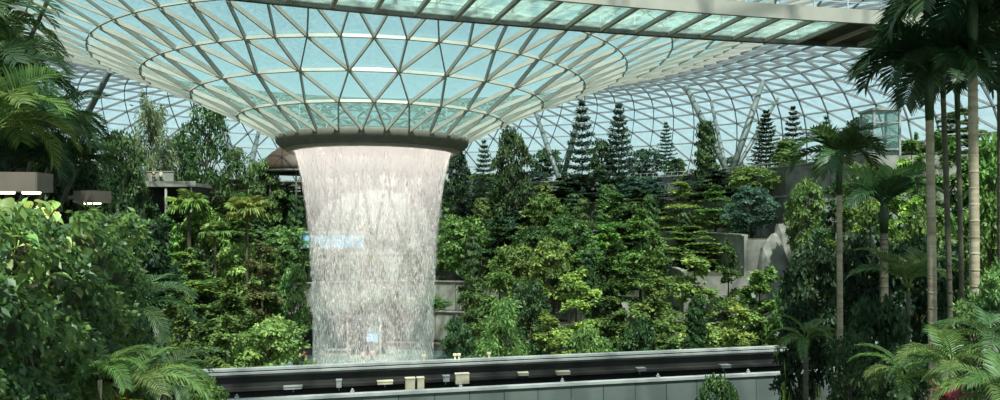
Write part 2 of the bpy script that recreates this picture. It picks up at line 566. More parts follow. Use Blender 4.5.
# lamps set inside the rim, washing the top of the fall
RL = glow('rim_lamp_glow', (1.0, 0.86, 0.66), 9.0)
for k in range(14):
    a = PHI0 + (k + 0.5) * 2 * PI / 14
    mb = MB(); mb.lathe([(0.01, 0.0), (0.16, 0.0), (0.16, 0.14), (0.10, 0.2), (0.01, 0.2)], 12)
    o = mb.build('rim_lamp', RL, roof, (6.3 * math.cos(a), 6.3 * math.sin(a), 7.55))
    mb = MB(); mb.bar((6.3 * math.cos(a), 6.3 * math.sin(a), 7.8), (8.9 * math.cos(a), 8.9 * math.sin(a), 7.9), 0.1, 0.08, (0, 0, 1)); mb.build('lamp_bracket', M['rim'], roof)
    ld = bpy.data.lights.new('rim_lamp_light', 'POINT'); ld.energy = 120; ld.color = (1.0, 0.84, 0.68); ld.shadow_soft_size = 0.18
    lo = bpy.data.objects.new('rim_lamp_light', ld); COL.objects.link(lo); lo.parent = roof; lo.location = (6.1 * math.cos(a), 6.1 * math.sin(a), 7.2)

# ------------------------------------------------------------------ the waterfall
fall = empty('waterfall', (CX, CY, -17.6))
tag(fall, 'tall white column of rain falling from the round roof opening', 'waterfall')
ZT, ZB = 7.9, -17.5
FR = [(7.9, 8.62), (7.3, 8.50), (6.2, 8.20), (4.5, 7.82), (2.0, 7.42), (-1.5, 7.05), (-5.5, 6.78), (-10.0, 6.58), (-17.5, 6.45)]


def fall_r(z):
    return float(np.interp(-z, [-a for a, b in FR], [b for a, b in FR]))


def curtain(scale, zt, zb, mat, name):
    n, mz = 160, 60
    vs = []; fsx = []; uvs = []
    for j in range(mz + 1):
        z = zt + (zb - zt) * j / mz
        r = fall_r(z) * scale
        for i in range(n):
            a = 2 * PI * i / n
            vs.append((r * math.cos(a), r * math.sin(a), z + 17.6))
    for j in range(mz):
        for i in range(n):
            fsx.append((j * n + i, j * n + (i + 1) % n, (j + 1) * n + (i + 1) % n, (j + 1) * n + i))
            for (ii, jj) in ((i, j), (i + 1, j), (i + 1, j + 1), (i, j + 1)):
                uvs += [ii / n, jj / mz]
    me = bpy.data.meshes.new(name)
    me.from_pydata(vs, [], fsx)
    l = me.uv_layers.new(name='fall'); l.data.foreach_set('uv', uvs)
    me.polygons.foreach_set('use_smooth', [True] * len(fsx))
    me.materials.append(mat)
    return link(name, me, fall)


M['water'] = watermat('falling_water', ZT, ZB)
M['drop'] = dropmat('water_drop')
curtain(1.0, ZT, ZB, M['water'], 'water_sheet')


def drops(n, name):
    """thousands of thin falling threads of water in a shell that thickens on the way down"""
    u = G.random(n) ** 0.9
    z = ZT - 0.8 + (ZB - ZT + 0.8) * u
    rr = np.interp(-z, [-a for a, b in FR], [b for a, b in FR])
    thick = 0.25 + 0.9 * u
    r = rr + 0.15 - np.abs(G.normal(0, 1, n)) * thick * 0.42
    a = G.random(n) * 2 * PI
    L = 0.35 + 0.75 * G.random(n)
    w = 0.006 + 0.010 * G.random(n)
    c = np.stack([r * np.cos(a), r * np.sin(a), z + 17.6], 1)
    vs = np.empty((n, 5, 3))
    for k in range(3):
        an = a + k * 2 * PI / 3
        vs[:, k, 0] = c[:, 0] + w * np.cos(an); vs[:, k, 1] = c[:, 1] + w * np.sin(an); vs[:, k, 2] = c[:, 2]
    vs[:, 3] = c + np.stack([0 * L, 0 * L, L * 0.6], 1)
    vs[:, 4] = c - np.stack([0 * L, 0 * L, L * 0.4], 1)
    vs[:, :, 2] = np.maximum(vs[:, :, 2], 0.0)
    base = (np.arange(n) * 5)[:, None, None]
    t = np.array([[0, 1, 3], [1, 2, 3], [2, 0, 3], [1, 0, 4], [2, 1, 4], [0, 2, 4]])[None]
    me = bpy.data.meshes.new(name)
    tri = (base + t).reshape(-1)
    me.vertices.add(n * 5); me.vertices.foreach_set('co', vs.reshape(-1))
    me.loops.add(len(tri)); me.loops.foreach_set('vertex_index', tri.astype(np.int32))
    me.polygons.add(len(tri) // 3); me.polygons.foreach_set('loop_start', np.arange(0, len(tri), 3, dtype=np.int32))
    me.update(); me.validate()
    me.materials.append(M['drop'])
    return tag(link(name, me, fall), kind='stuff')


drops(15000, 'falling_drops')

# ------------------------------------------------------------------ slanting columns that carry the shell
COLS = [((728, 173, 112), (686, 84), 'slanting green-grey column left of the tall pair, foot behind the terrace railing'),
        ((731, 174, 111), (763, 79), 'tallest green-grey column leaning right behind the dark conifer'),
        ((727, 174, 113), (711, 99), 'thin pale column between the two tall slanting ones'),
        ((733, 174, 112.5), (778, 96), 'thin short column leaning far right beside the tallest one'),
        ((560, 182, 112), (536, 112), 'slanting column beside the waterfall rim, leaning left under the glass funnel'),
        ((562, 182, 113), (584, 94), 'slanting column leaning right behind the trees, right of the waterfall'),
        ((238, 172, 112), (217, 106), 'slanting column left of the waterfall, leaning left under the glass funnel'),
        ((248, 178, 113), (259, 128), 'short slanting column leaning right, just left of the waterfall rim'),
        ((84, 120, 112), (110, 68), 'slanting column high on the left behind the dark palm fronds')]


def shell_z(x, y):
    r = math.hypot(x - CX, y - CY)
    return float(np.interp(r, [p[0] for p in PROF], [p[1] for p in PROF]))


for (bx, by, Y), (tx, ty), lab in COLS:
    dx = (bx - 500) / F
    A_ = 1 + dx * dx; B_ = -2 * (dx * CX + CY); C_ = CX * CX + CY * CY - 56.0 ** 2
    Y = (-B_ + math.sqrt(B_ * B_ - 4 * A_ * C_)) / (2 * A_)
    foot = PX(bx, by, Y); gz = ground_z(foot.x, foot.y)
    # follow the line of sight of the upper end until it meets the shell
    best = None
    for k in range(900):
        Yt = 60 + k * 0.12
        q = PX(tx, ty, Yt)
        rr = math.hypot(q.x - CX, q.y - CY)
        if rr < 12: continue
        d = abs(shell_z(q.x, q.y) - q.z) + 0.03 * abs(Yt - Y)
        if best is None or d < best[0]: best = (d, q)
    top = best[1]; top.z = shell_z(top.x, top.y) - 0.4
    thin = 'thin' in lab
    rad = 0.34 if thin else 0.52
    t0 = (foot.z - gz) / max(0.5, top.z - foot.z)
    base = foot - (top - foot) * t0
    base.z = gz
    c = empty('support_column', base)
    tag(c, lab, 'column', 'slanting roof columns')
    mb = MB(); mb.tube([Vector((0, 0, 0)), (top - base) * 0.5, top - base], [rad * 0.8, rad, rad * 0.7], 12); mb.build('shaft', M['column'], c)
    mb = MB(); mb.lathe([(0.01, 0.0), (rad * 1.9, 0.0), (rad * 1.9, 0.12), (rad * 1.2, 0.3), (0.01, 0.3)], 16); mb.build('foot_plate', M['column'], c)

# ------------------------------------------------------------------ footbridge overhead
BZ = 8.0


def far_edge(px):
    y = np.interp(px, [150, 230, 440, 600, 800, 905, 1100], [-7.5, 0, 17.5, 33, 45.3, 49, 53.5])
    Y = BZ * F / (HOR - y); return Vector(((px - 500) / F * Y, Y, BZ))


fe = [far_edge(p) for p in range(150, 1101, 50)]
fit = np.polyfit([p.x for p in fe], [p.y for p in fe], 2)


def bline(x, off=0.0, z=BZ):
    """point on the bridge: x runs along the far edge, off towards the viewer"""
    y = float(np.polyval(fit, x)); s = float(np.polyval(np.polyder(fit), x))
    n = Vector((s, -1, 0)).normalized()
    return Vector((x, y, z)) + n * off


bridge = empty('footbridge', bline(4.5))
tag(bridge, 'overhead footbridge with glass floor panels and pale edge beam', 'bridge')
bo = -bline(4.5)
X0, X1, STEP, W = -14.0, 31.0, 1.52, 3.72
UP = Vector((0, 0, 1))
xs = [X0 + k * STEP for k in range(int((X1 - X0) / STEP) + 1)]


def strip(name, mat, off, w, z, d):
    mbx = MB()
    for a, b in zip(xs[:-1], xs[1:]):
        pa, pb = bline(a, off, z) + bo, bline(b, off, z) + bo
        na = (bline(a, off + 1) - bline(a, off)) * w / 2; nb_ = (bline(b, off + 1) - bline(b, off)) * w / 2
        dz = Vector((0, 0, -d))
        mbx.poly([pa - na, pa + na, pb + nb_, pb - nb_, pa - na + dz, pa + na + dz, pb + nb_ + dz, pb - nb_ + dz],
                 [(0, 1, 2, 3), (7, 6, 5, 4), (0, 4, 5, 1), (2, 6, 7, 3), (1, 5, 6, 2), (3, 7, 4, 0)])
    return mbx.build(name, mat, bridge)


strip('edge_beam', M['darkbeam'], 0.12, 0.24, BZ + 0.35, 0.40)
f_ = strip('fascia', M['fascia'], W, 0.14, BZ + 0.50, 0.55)
strip('inner_beam', M['darkbeam'], W - 0.12, 0.10, BZ + 0.30, 0.30)
for k, x in enumerate(xs):
    a, b = bline(x, 0.24, BZ + 0.11) + bo, bline(x + 0.05, W - 0.10, BZ + 0.11) + bo
    mb = MB(); mb.bar(a, b, 0.15, 0.15, UP); mb.build('cross_beam', M['fascia'], bridge)
    if k + 1 < len(xs):
        x2 = xs[k + 1]
        q = [bline(x + 0.03, 0.2, BZ + 0.12) + bo, bline(x2 - 0.03, 0.2, BZ + 0.12) + bo, bline(x2 - 0.03, W - 0.1, BZ + 0.12) + bo, bline(x + 0.03, W - 0.1, BZ + 0.12) + bo]
        t = Vector((0, 0, 0.04))
        solid = x > 12.4
        mb = MB(); mb.poly(q + [p + t for p in q], [(3, 2, 1, 0), (4, 5, 6, 7), (0, 1, 5, 4), (1, 2, 6, 5), (2, 3, 7, 6), (3, 0, 4, 7)])
        mb.build('floor_panel' if solid else 'floor_pane', M['black'] if solid else M['deckglass'], bridge)
for side, off in (('near', W - 0.03), ('far', 0.1)):
    for z, d in ((1.55, 0.06), (1.1, 0.03), (0.8, 0.03)):
        strip('handrail', M['rail'], off, d, BZ + z, d)
    for x in xs[::1]:
        p = bline(x, off, BZ + 0.35) + bo
        mb = MB(); mb.box(p + Vector((0, 0, 0.6)), (0.05, 0.05, 1.2)); mb.build('baluster', M['rail'], bridge)

# ------------------------------------------------------------------ train guideway along the foot of the picture
GD = Vector((4.62, 1, 0)).normalized()
GN = Vector((GD.y, -GD.x, 0))          # towards the viewer
GZ = -137.0 / F * 40.0


def gp(t, off, z):
    return Vector((0, 40, 0)) + GD * t + GN * off + Vector((0, 0, z))


guide = empty('guideway', gp(0, 3.2, -18.0))
tag(guide, 'dark elevated train guideway with pale capped parapets in front of the garden', 'guideway')
go = -gp(0, 3.2, -18.0)
TA, TB = -30.0, 62.0


def gstrip(name, mat, off, w, z, d, ta=TA, tb=TB):
    mbx = MB(); mbx.bar(gp(ta, off, z) + go, gp(tb, off, z) + go, w, d, UP); return mbx.build(name, mat, guide)


gstrip('far_wall', M['trackdark'], 0.10, 0.20, GZ - 0.12, 2.2)
gstrip('wall_cap', M['cap'], 0.10, 0.34, GZ, 0.12)
gstrip('ledge', M['cap'], 0.42, 0.14, GZ - 0.16, 0.10)
gstrip('cable_duct', M['trackdark'], 0.45, 0.4, GZ - 0.95, 0.14)
gstrip('track_slab', M['trackdark'], 3.3, 6.8, GZ - 1.75, 0.6)
for off in (1.6, 2.5, 4.2, 5.1):
    gstrip('running_rail', M['trackdark'], off, 0.28, GZ - 1.45, 0.3)
gstrip('conductor_rail', M['rail'], 3.3, 0.07, GZ - 1.28, 0.07)
NEAR = 6.72
gstrip('near_cap', M['cap'], NEAR, 0.32, GZ - 0.02, 0.13)
gstrip('near_wall', M['trackdark'], NEAR - 0.06, 0.10, GZ - 0.15, 2.4)
pw = 1.62
mbp = MB(); mbp.box((0, 0, 0), (pw - 0.03, 0.05, 2.3)); pm = mbp.mesh('parapet_panel', M['parapet'])
k = 0
t = -28.0
while t < 40:
    link('parapet_panel', pm, guide, gp(t, NEAR + 0.04 + R.uniform(-0.006, 0.006), GZ - 1.32) + go, (0, 0, math.atan2(GD.y, GD.x)))
    if k % 3 == 0:
        mb = MB(); mb.box((0, 0, 0.06), (0.16, 0.12, 0.12)); mb.lathe([(0.01, 0.12), (0.05, 0.12), (0.05, 0.2), (0.01, 0.22)], 8)
        mb.build('cap_lug', M['cap'], guide, gp(t + 0.4, NEAR, GZ - 0.02) + go)
    t += pw; k += 1


def on_far_face(px, py, off):
    """t and z on the plane parallel to the guideway at the given offset"""
    dx = (px - 500) / F
    o = Vector((0, 40, 0)) + GN * off
    # o + t*GD = Y*(dx,1)
    Y = (o.x * GD.y - o.y * GD.x) / (dx * GD.y - GD.x)
    t = ((dx * Y - o.x)) / GD.x
    return t, (HOR - py) / F * Y


for (px, py, w, h, mat) in ((410, 384, 0.50, 0.62, 'cream'), (420.5, 383, 0.36, 0.56, 'cream'), (462, 378.5, 0.74, 0.52, 'cream'), (446, 378.5, 0.34, 0.28, 'cap'),
                            (339, 383.5, 0.26, 0.36, 'cap'), (385, 382.5, 0.8, 0.14, 'cream'), (293, 387.5, 0.9, 0.12, 'cap'), (523, 374, 0.55, 0.13, 'cream'),
                            (563, 373, 0.75, 0.15, 'cream'), (641, 369.5, 0.5, 0.14, 'cap'), (725, 366.3, 0.6, 0.14, 'cap'), (790, 362, 0.5, 0.12, 'cap')):
    t, z = on_far_face(px, py, 0.75)
    mb = MB()
    mb.box((0, 0, 0), (w, 0.35, h))
    eb = mb.build('equipment_box', M[mat], guide, gp(t, 0.75, z) + go, (0, 0, math.atan2(GD.y, GD.x)))
    mb = MB(); mb.box((0, 0, h / 2 + 0.015), (w + 0.05, 0.4, 0.03)); mb.build('lid', M[mat], eb)
    mb = MB(); mb.box((0, 0.19, -h / 2 - 0.1), (0.06, 0.06, 0.24)); mb.build('bracket', M['rail'], eb)
for px in (424, 455, 459, 489):
    t, z = on_far_face(px, 355, 0.1)
    mb = MB(); mb.box((0, 0, 0.1), (0.1, 0.1, 0.2)); mb.box((0, 0, 0.25), (0.2, 0.16, 0.12)); mb.build('signal_lamp', M['cream'], guide, gp(t, 0.1, GZ) + go)
for t in (-26, -8, 10, 28, 46):
    mb = MB(); q = gp(t, 3.3, 0) + go
    mb.tube([Vector((q.x, q.y, 0.0)), Vector((q.x, q.y, 18 + GZ - 3.2)), Vector((q.x, q.y, 18 + GZ - 2.3))], [0.8, 0.8, 1.9], 20)
    mb.build('pier', M['concrete'], guide)

# ------------------------------------------------------------------ plants: meshes of each kind
def fast_mesh(name, verts, faces_flat, sizes, mat, tint=None):
    me = bpy.data.meshes.new(name)
    me.vertices.add(len(verts)); me.vertices.foreach_set('co', np.ascontiguousarray(verts, dtype=np.float32).reshape(-1))
    me.loops.add(len(faces_flat)); me.loops.foreach_set('vertex_index', np.asarray(faces_flat, dtype=np.int32))
    st = np.concatenate([[0], np.cumsum(sizes)[:-1]]).astype(np.int32)
    me.polygons.add(len(sizes)); me.polygons.foreach_set('loop_start', st)
    if tint is not None:
        a = me.attributes.new('tint', 'FLOAT', 'FACE'); a.data.foreach_set('value', np.asarray(tint, dtype=np.float32))
    me.materials.append(mat)
    me.update(calc_edges=True)
    return me


def unit(v):
    return v / (np.linalg.norm(v, axis=1, keepdims=True) + 1e-9)


def leaves(name, P, D, N, L, W, mat=None, tint=None, fold=0.18):
    """one folded kite per leaf: base, two shoulders, tip (two quads' worth of light catching)"""
    n = len(P)
    D = unit(D); S = unit(np.cross(N, D)); N = np.cross(D, S)
    L = np.broadcast_to(np.asarray(L, float), (n,))[:, None]; W = np.broadcast_to(np.asarray(W, float), (n,))[:, None]
    v = np.empty((n, 4, 3))
    v[:, 0] = P
    v[:, 1] = P + D * L * 0.45 + S * W * 0.5 - N * W * fold
    v[:, 2] = P + D * L - N * L * 0.12
    v[:, 3] = P + D * L * 0.45 - S * W * 0.5 - N * W * fold
    f = (np.arange(n) * 4)[:, None] + np.array([0, 1, 2, 0, 2, 3])[None]
    if tint is None: tint = G.random(n)
    return fast_mesh(name, v.reshape(-1, 3), f.reshape(-1), np.full(2 * n, 3), mat or M['leaf'], np.repeat(tint, 2))


def rnd(n, s=1.0):
    return G.normal(0, s, (n, 3))


def trunk_mesh(name, segs, mat):
    mbx = MB()
    for pts, rad in segs: mbx.tube(pts, rad, 7)
    return mbx.mesh(name, mat)


# every tree is built one unit tall and about one unit wide, and scaled where it stands
def layered_tree(tiers=7, dens=125, droop=0.0, wide=1.0):
    P = []; D = []; N = []; T = []
    seg = [([(0, 0, 0), (0.01, 0.0, 0.5), (0, 0.01, 0.97)], [0.022, 0.016, 0.004])]
    for k in range(tiers):
        u = k / (tiers - 1)
        z = 0.20 + 0.76 * u + R.uniform(-0.02, 0.02)
        rad = wide * 0.5 * (1 - 0.78 * u ** 1.5) * R.uniform(0.8, 1.05)
        nb = R.choice((5, 6, 7))
        a0 = R.uniform(0, 6.28)
        for b in range(nb):
            a = a0 + b * 2 * PI / nb + R.uniform(-0.3, 0.3)
            rl = rad * R.uniform(0.5, 1.2)
            dz = R.uniform(-0.075, 0.075)
            d = np.array([math.cos(a), math.sin(a), 0.0]); s = np.array([-math.sin(a), math.cos(a), 0.0])
            seg.append(([(0, 0, z - 0.04), tuple(d * rl * 0.6 + np.array([0, 0, z + dz * 0.6])), tuple(d * rl * 0.95 + np.array([0, 0, z + dz - droop * 0.3]))], [0.008, 0.005, 0.002]))
            n = int(dens * (0.4 + rl / 0.5))
            t = G.random(n) ** 0.6
            lat = G.normal(0, 1, n) * (0.03 + 0.11 * t) * (rl / 0.4)
            p = d[None] * (t * rl)[:, None] + s[None] * lat[:, None]
            p[:, 2] += z + dz * np.minimum(1, t * 1.6) - droop * t * t * 0.2 + G.normal(0, 0.011, n) + 0.02 * (1 - np.abs(lat) / 0.2)
            P.append(p)
            D.append(d[None] * 0.8 + s[None] * (lat * 6)[:, None] + rnd(n, 0.4) * np.array([1, 1, 0.35]))
            N.append(np.array([0, 0, 1.0])[None] + rnd(n, 0.32))
            T.append(np.clip(0.45 + G.normal(0, 0.2, n) + 0.2 * R.uniform(-1, 1), 0, 1))
    P, D, N, T = map(np.concatenate, (P, D, N, T))
    n = len(P)
    return (leaves('foliage', P, D, N, 0.036 + 0.028 * G.random(n), 0.022 + 0.016 * G.random(n), tint=T), trunk_mesh('trunk', seg, M['bark']))


def lobed_tree(lobes=26, per=190, low=0.25, open_=0.0, leaf=1.0, spread=0.5):
    P = []; D = []; N = []; T = []
    seg = [([(0, 0, 0), (0.015, 0.0, 0.35), (0.0, 0.01, 0.8)], [0.026, 0.018, 0.006])]
    for k in range(lobes):
        u = (k + 0.5) / lobes
        z = low + (0.93 - low) * u
        env = spread * math.sin(PI * min(0.97, 0.16 + 0.8 * u)) ** 0.7
        a = k * 2.399 + R.uniform(-0.4, 0.4)
        rr = env * R.uniform(0.35, 0.82)
        c = np.array([rr * math.cos(a), rr * math.sin(a), z])
        lr = R.uniform(0.09, 0.16)
        seg.append(([(0, 0, z * 0.72), tuple(c * np.array([0.5, 0.5, 0.9])), tuple(c)], [0.010, 0.006, 0.002]))
        n = int(per * R.uniform(0.7, 1.2))
        d = unit(rnd(n)); d[:, 2] = np.abs(d[:, 2]) * 0.9 - 0.25
        p = c[None] + d * np.array([lr * 1.15, lr * 1.15, lr * 0.75])[None] * (0.6 + 0.45 * G.random(n))[:, None]
        P.append(p); D.append(d * 0.7 + rnd(n, 0.5) - np.array([0, 0, 0.35])[None]); N.append(d + np.array([0, 0, 0.7])[None] + rnd(n, 0.4))
        T.append(np.clip(0.4 + 0.2 * R.uniform(-1, 1) + G.normal(0, 0.2, n), 0, 1))
    P, D, N, T = map(np.concatenate, (P, D, N, T))
    n = len(P)
    return (leaves('foliage', P, D, N, leaf * (0.036 + 0.028 * G.random(n)), leaf * (0.022 + 0.018 * G.random(n)), tint=T), trunk_mesh('trunk', seg, M['bark']))


def conifer(whorls=15, per=46, open_=0.0):
    P = []; D = []; N = []
    seg = [([(0, 0, 0), (0, 0, 0.55), (0, 0, 1.0)], [0.020, 0.013, 0.002])]
    for k in range(whorls):
        u = k / (whorls - 1)
        z = 0.14 + 0.83 * u
        rad = 0.5 * (1 - u) ** 0.75 + 0.03
        nb = 7
        a0 = R.uniform(0, 6.28)
        for b in range(nb):
            a = a0 + b * 2 * PI / nb + R.uniform(-0.2, 0.2)
            rl = rad * R.uniform(0.75, 1.08)
            d = np.array([math.cos(a), math.sin(a), 0.0]); s = np.array([-math.sin(a), math.cos(a), 0.0])
            seg.append(([(0, 0, z), tuple(d * rl + np.array([0, 0, z + 0.02]))], [0.006, 0.002]))
            n = int(per * 1.6 * (0.35 + rl * 1.6))
            t = G.random(n) ** 0.8
            p = d[None] * (t * rl)[:, None] + s[None] * (G.normal(0, 0.028, n) * (0.5 + t))[:, None]
            p[:, 2] += z + 0.03 * t * t - 0.012 + G.normal(0, 0.010, n)
            P.append(p); D.append(d[None] + s[None] * G.normal(0, 0.8, (n, 1)) + np.array([0, 0, 0.15])); N.append(np.array([0, 0, 1.0])[None] + rnd(n, 0.4))
    P, D, N = map(np.concatenate, (P, D, N))
    n = len(P)
    return (leaves('foliage', P, D, N, 0.05 + 0.03 * G.random(n), 0.02 + 0.012 * G.random(n)), trunk_mesh('trunk', seg, M['bark']))


def feathery_tree(n=5200):
    """airy crown of fine hanging sprays"""
    P = []; D = []; N = []
    seg = [([(0, 0, 0), (0.02, 0, 0.4), (0, 0.02, 0.95)], [0.020, 0.014, 0.003])]
    for k in range(46):
        u = R.random(); z = 0.30 + 0.64 * u
        a = R.uniform(0, 6.28); rl = 0.5 * (1 - 0.75 * u) * R.uniform(0.5, 1.1)
        d = np.array([math.cos(a), math.sin(a), 0.0])
        tip = d * rl + np.array([0, 0, z + 0.08])
        seg.append(([(0, 0, z - 0.05), tuple(d * rl * 0.5 + np.array([0, 0, z + 0.03])), tuple(tip)], [0.006, 0.004, 0.0015]))
        m = n // 46
        t = G.random(m) ** 0.5
        p = d[None] * (t * rl)[:, None] + rnd(m, 0.035); p[:, 2] += z + 0.08 * t - np.abs(G.normal(0, 0.03, m))
        P.append(p); D.append(np.array([0, 0, -0.5])[None] + d[None] * 0.7 + rnd(m, 0.5)); N.append(rnd(m) + d[None] * 0.4)
    P, D, N = map(np.concatenate, (P, D, N))
    m = len(P)
    return (leaves('foliage', P, D, N, 0.045 + 0.03 * G.random(m), 0.008 + 0.006 * G.random(m)), trunk_mesh('trunk', seg, M['bark']))


def climber_column(n=4600):
    """upright trunk wrapped in climbing leaves"""
    z = 0.04 + 0.95 * G.random(n); a = G.random(n) * 2 * PI
    bul = 0.5 * (1 - 0.55 * z) * (0.62 + 0.38 * np.sin(z * 37 + 2.2 * np.sin(a * 2)) * np.sin(a * 3 + z * 21))
    r = bul * (0.55 + 0.5 * G.random(n) ** 0.6)
    P = np.stack([r * np.cos(a), r * np.sin(a), z], 1)
    o = np.stack([np.cos(a), np.sin(a), 0 * a], 1)
    T = np.clip(0.42 + 0.25 * np.sin(z * 23 + a * 2) + G.normal(0, 0.18, n), 0, 1)
    return (leaves('foliage', P, o * 0.5 - np.array([0, 0, 0.8])[None] + rnd(n, 0.5), o + np.array([0, 0, 0.6])[None] + rnd(n, 0.4),
                   0.024 + 0.018 * G.random(n), 0.05 + 0.04 * G.random(n), tint=T),
            trunk_mesh('trunk', [([(0, 0, 0), (0, 0, 0.5), (0, 0, 0.98)], [0.05, 0.04, 0.01])], M['bark']))


def shrub(n=2600, leaf=1.0, narrow=1.0):
    d = unit(rnd(n)); d[:, 2] = np.abs(d[:, 2])
    lump = 0.72 + 0.28 * np.sin(d[:, 0] * 7 + 1) * np.cos(d[:, 1] * 6) + 0.1 * np.sin(d[:, 2] * 9)
    r = lump * (0.5 + 0.5 * G.random(n) ** 0.5)
    P = d * r[:, None] * np.array([0.5, 0.5, 1.0])[None]
    P[:, 2] = np.maximum(P[:, 2], 0.02)
    seg = [([(0, 0, 0), (0.05 * math.cos(k), 0.05 * math.sin(k), 0.3), (0.25 * math.cos(k * 1.3), 0.25 * math.sin(k * 1.3), 0.7)], [0.02, 0.014, 0.004]) for k in range(6)]
    return (leaves('foliage', P, d + rnd(n, 0.5), d + np.array([0, 0, 0.8])[None] + rnd(n, 0.4), leaf * (0.06 + 0.05 * G.random(n)), narrow * leaf * (0.035 + 0.025 * G.random(n))),
            trunk_mesh('stems', seg, M['bark']))


def frond_mesh(pairs=24, up=62, down=-48, leaf_len=0.32, leaf_w=0.034, hang=0.5, name='frond', mat=None):
    """feather frond one unit long along +x: arched rib, drooping leaflets on both sides"""
    K = 14
    pts = [np.array([0.0, 0, 0])]
    for k in range(K):
        e = math.radians(up + (down - up) * ((k + 0.5) / K) ** 1.1)
        pts.append(pts[-1] + np.array([math.cos(e), 0, math.sin(e)]) / K)
    pts = np.array(pts)
    vs = []; fl = []; sz = []; ti = []
    mbx = MB(); mbx.tube([Vector(p) for p in pts[::2]], [0.012 * (1 - 0.8 * i / 7) for i in range(len(pts[::2]))], 5)
    vs += [tuple(v) for v in mbx.v]
    for f in mbx.f: fl += list(f); sz.append(len(f)); ti.append(0.75)
    for s in (-1, 1):
        for k in range(pairs):
            u = 0.16 + 0.83 * (k + 0.5) / pairs
            x = u * K; i = min(int(x), K - 1); w = x - i
            p = pts[i] * (1 - w) + pts[i + 1] * w
            t = pts[i + 1] - pts[i]; t /= np.linalg.norm(t)
            side = np.array([0, s, 0.0]); nup = np.cross(side, t) * -s if False else np.array([-t[2], 0, t[0]])
            l = leaf_len * (math.sin(PI * (0.12 + 0.80 * u)) ** 0.6) * R.uniform(0.88, 1.08)
            fwd = 0.55 + 0.5 * u
            d1 = side * 0.9 + t * fwd + nup * 0.28; d1 /= np.linalg.norm(d1)
            d2 = d1 - np.array([0, 0, hang * 1.1 + R.uniform(-0.1, 0.2)]); d2 /= np.linalg.norm(d2)
            wv = t * leaf_w * 0.5
            m_ = p + d1 * l * 0.5; e = m_ + d2 * l * 0.5
            b = len(vs)
            vs += [tuple(p - wv * 0.4), tuple(p + wv * 0.4), tuple(m_ + wv), tuple(m_ - wv), tuple(e)]
            fl += [b, b + 1, b + 2, b + 3, b + 3, b + 2, b + 4]; sz += [4, 3]
            q = min(1, max(0, R.gauss(0.45, 0.16))); ti += [q, q]
    return fast_mesh(name, np.array(vs), fl, sz, mat or M['glossleaf'], ti)


def fan_mesh(segs=22, petiole=0.5, up=50, spread=150, w=0.075, name='fan_frond', droop=0.16):
    e = math.radians(up)
    vs = []; fl = []; sz = []; ti = []
    c = np.array([petiole * math.cos(e), 0, petiole * math.sin(e)])
    mbx = MB(); mbx.tube([Vector((0, 0, 0)), Vector(c * 0.5) + Vector((0, 0, 0.03)), Vector(c)], [0.014, 0.011, 0.008], 5)
    vs += [tuple(v) for v in mbx.v]
    for f in mbx.f: fl += list(f); sz.append(len(f)); ti.append(0.6)
    ax = np.array([math.cos(e * 0.45), 0, math.sin(e * 0.45)]); sd = np.array([0, 1.0, 0]); nn = np.cross(ax, sd)
    for k in range(segs):
        a = math.radians(-spread + 2 * spread * k / (segs - 1))
        l = 0.5 * (1 - 0.22 * abs(a) / PI) * R.uniform(0.9, 1.05)
        d = ax * math.cos(a) + sd * math.sin(a); q = np.cross(nn, d)
        m_ = c + d * l * 0.62; tip = c + d * l - np.array([0, 0, droop * l * R.uniform(1.0, 2.6)])
        lift = nn * 0.012 * (1 if k % 2 else -1)
        b = len(vs)
        vs += [tuple(c), tuple(m_ + q * w * 0.5 + lift), tuple(tip), tuple(m_ - q * w * 0.5 + lift)]
        fl += [b, b + 1, b + 2, b, b + 2, b + 3]; sz += [3, 3]
        t = min(1, max(0, R.gauss(0.45, 0.15))); ti += [t, t]
    return fast_mesh(name, np.array(vs), fl, sz, M['glossleaf'], ti)


def big_leaf_mesh(name='leaf', heart=True):
    """broad pointed leaf one unit long with a midrib fold, arched, along +x"""
    prof = [(0.0, 0.03), (0.06, 0.20 if heart else 0.08), (0.22, 0.31 if heart else 0.17), (0.45, 0.29 if heart else 0.2), (0.68, 0.19 if heart else 0.15), (0.86, 0.08), (1.0, 0.0)]
    vs = []; fl = []; sz = []
    for x, w in prof:
        z = -0.28 * x * x + 0.05 * x
        vs += [(x, -w, z + 0.22 * w), (x, 0, z), (x, w, z + 0.22 * w)]
    for k in range(len(prof) - 1):
        b = k * 3
        fl += [b, b + 3, b + 4, b + 1, b + 1, b + 4, b + 5, b + 2]; sz += [4, 4]
    return fast_mesh(name, np.array(vs), fl, sz, M['glossleaf'], [0.45] * len(sz))


KIND = {
    'layered': [layered_tree(6, 220), layered_tree(6, 210), layered_tree(5, 240, 0.12)],
    'tiered': [layered_tree(7, 140, 0.0, 0.95), layered_tree(8, 125, 0.1, 0.9)],
    'broad': [lobed_tree(26), lobed_tree(30, 165, 0.18), lobed_tree(22, 220, 0.3)],
    'loose': [lobed_tree(20, 150, 0.4, leaf=0.8), lobed_tree(16, 170, 0.45, leaf=0.8)],
    'conifer': [conifer(15), conifer(12, 40)],
    'feathery': [feathery_tree(), feathery_tree(4200)],
    'climber': [climber_column(), climber_column(4200)],
    'shrub': [shrub(), shrub(2200, 1.2), shrub(3000, 0.9, 0.5)],
}
FROND = [frond_mesh(24, 62, -48), frond_mesh(24, 40, -70, hang=0.8), frond_mesh(22, 78, -10, hang=0.3)]
BUSHY = [frond_mesh(26, 75, -55, 0.44, 0.056, 0.25), frond_mesh(26, 55, -75, 0.44, 0.056, 0.45), frond_mesh(24, 80, 0, 0.42, 0.056, 0.15)]
AIRY = [frond_mesh(30, 62, -50, 0.38, 0.034, 0.35), frond_mesh(30, 45, -75, 0.38, 0.034, 0.6), frond_mesh(28, 80, -8, 0.36, 0.034, 0.2)]
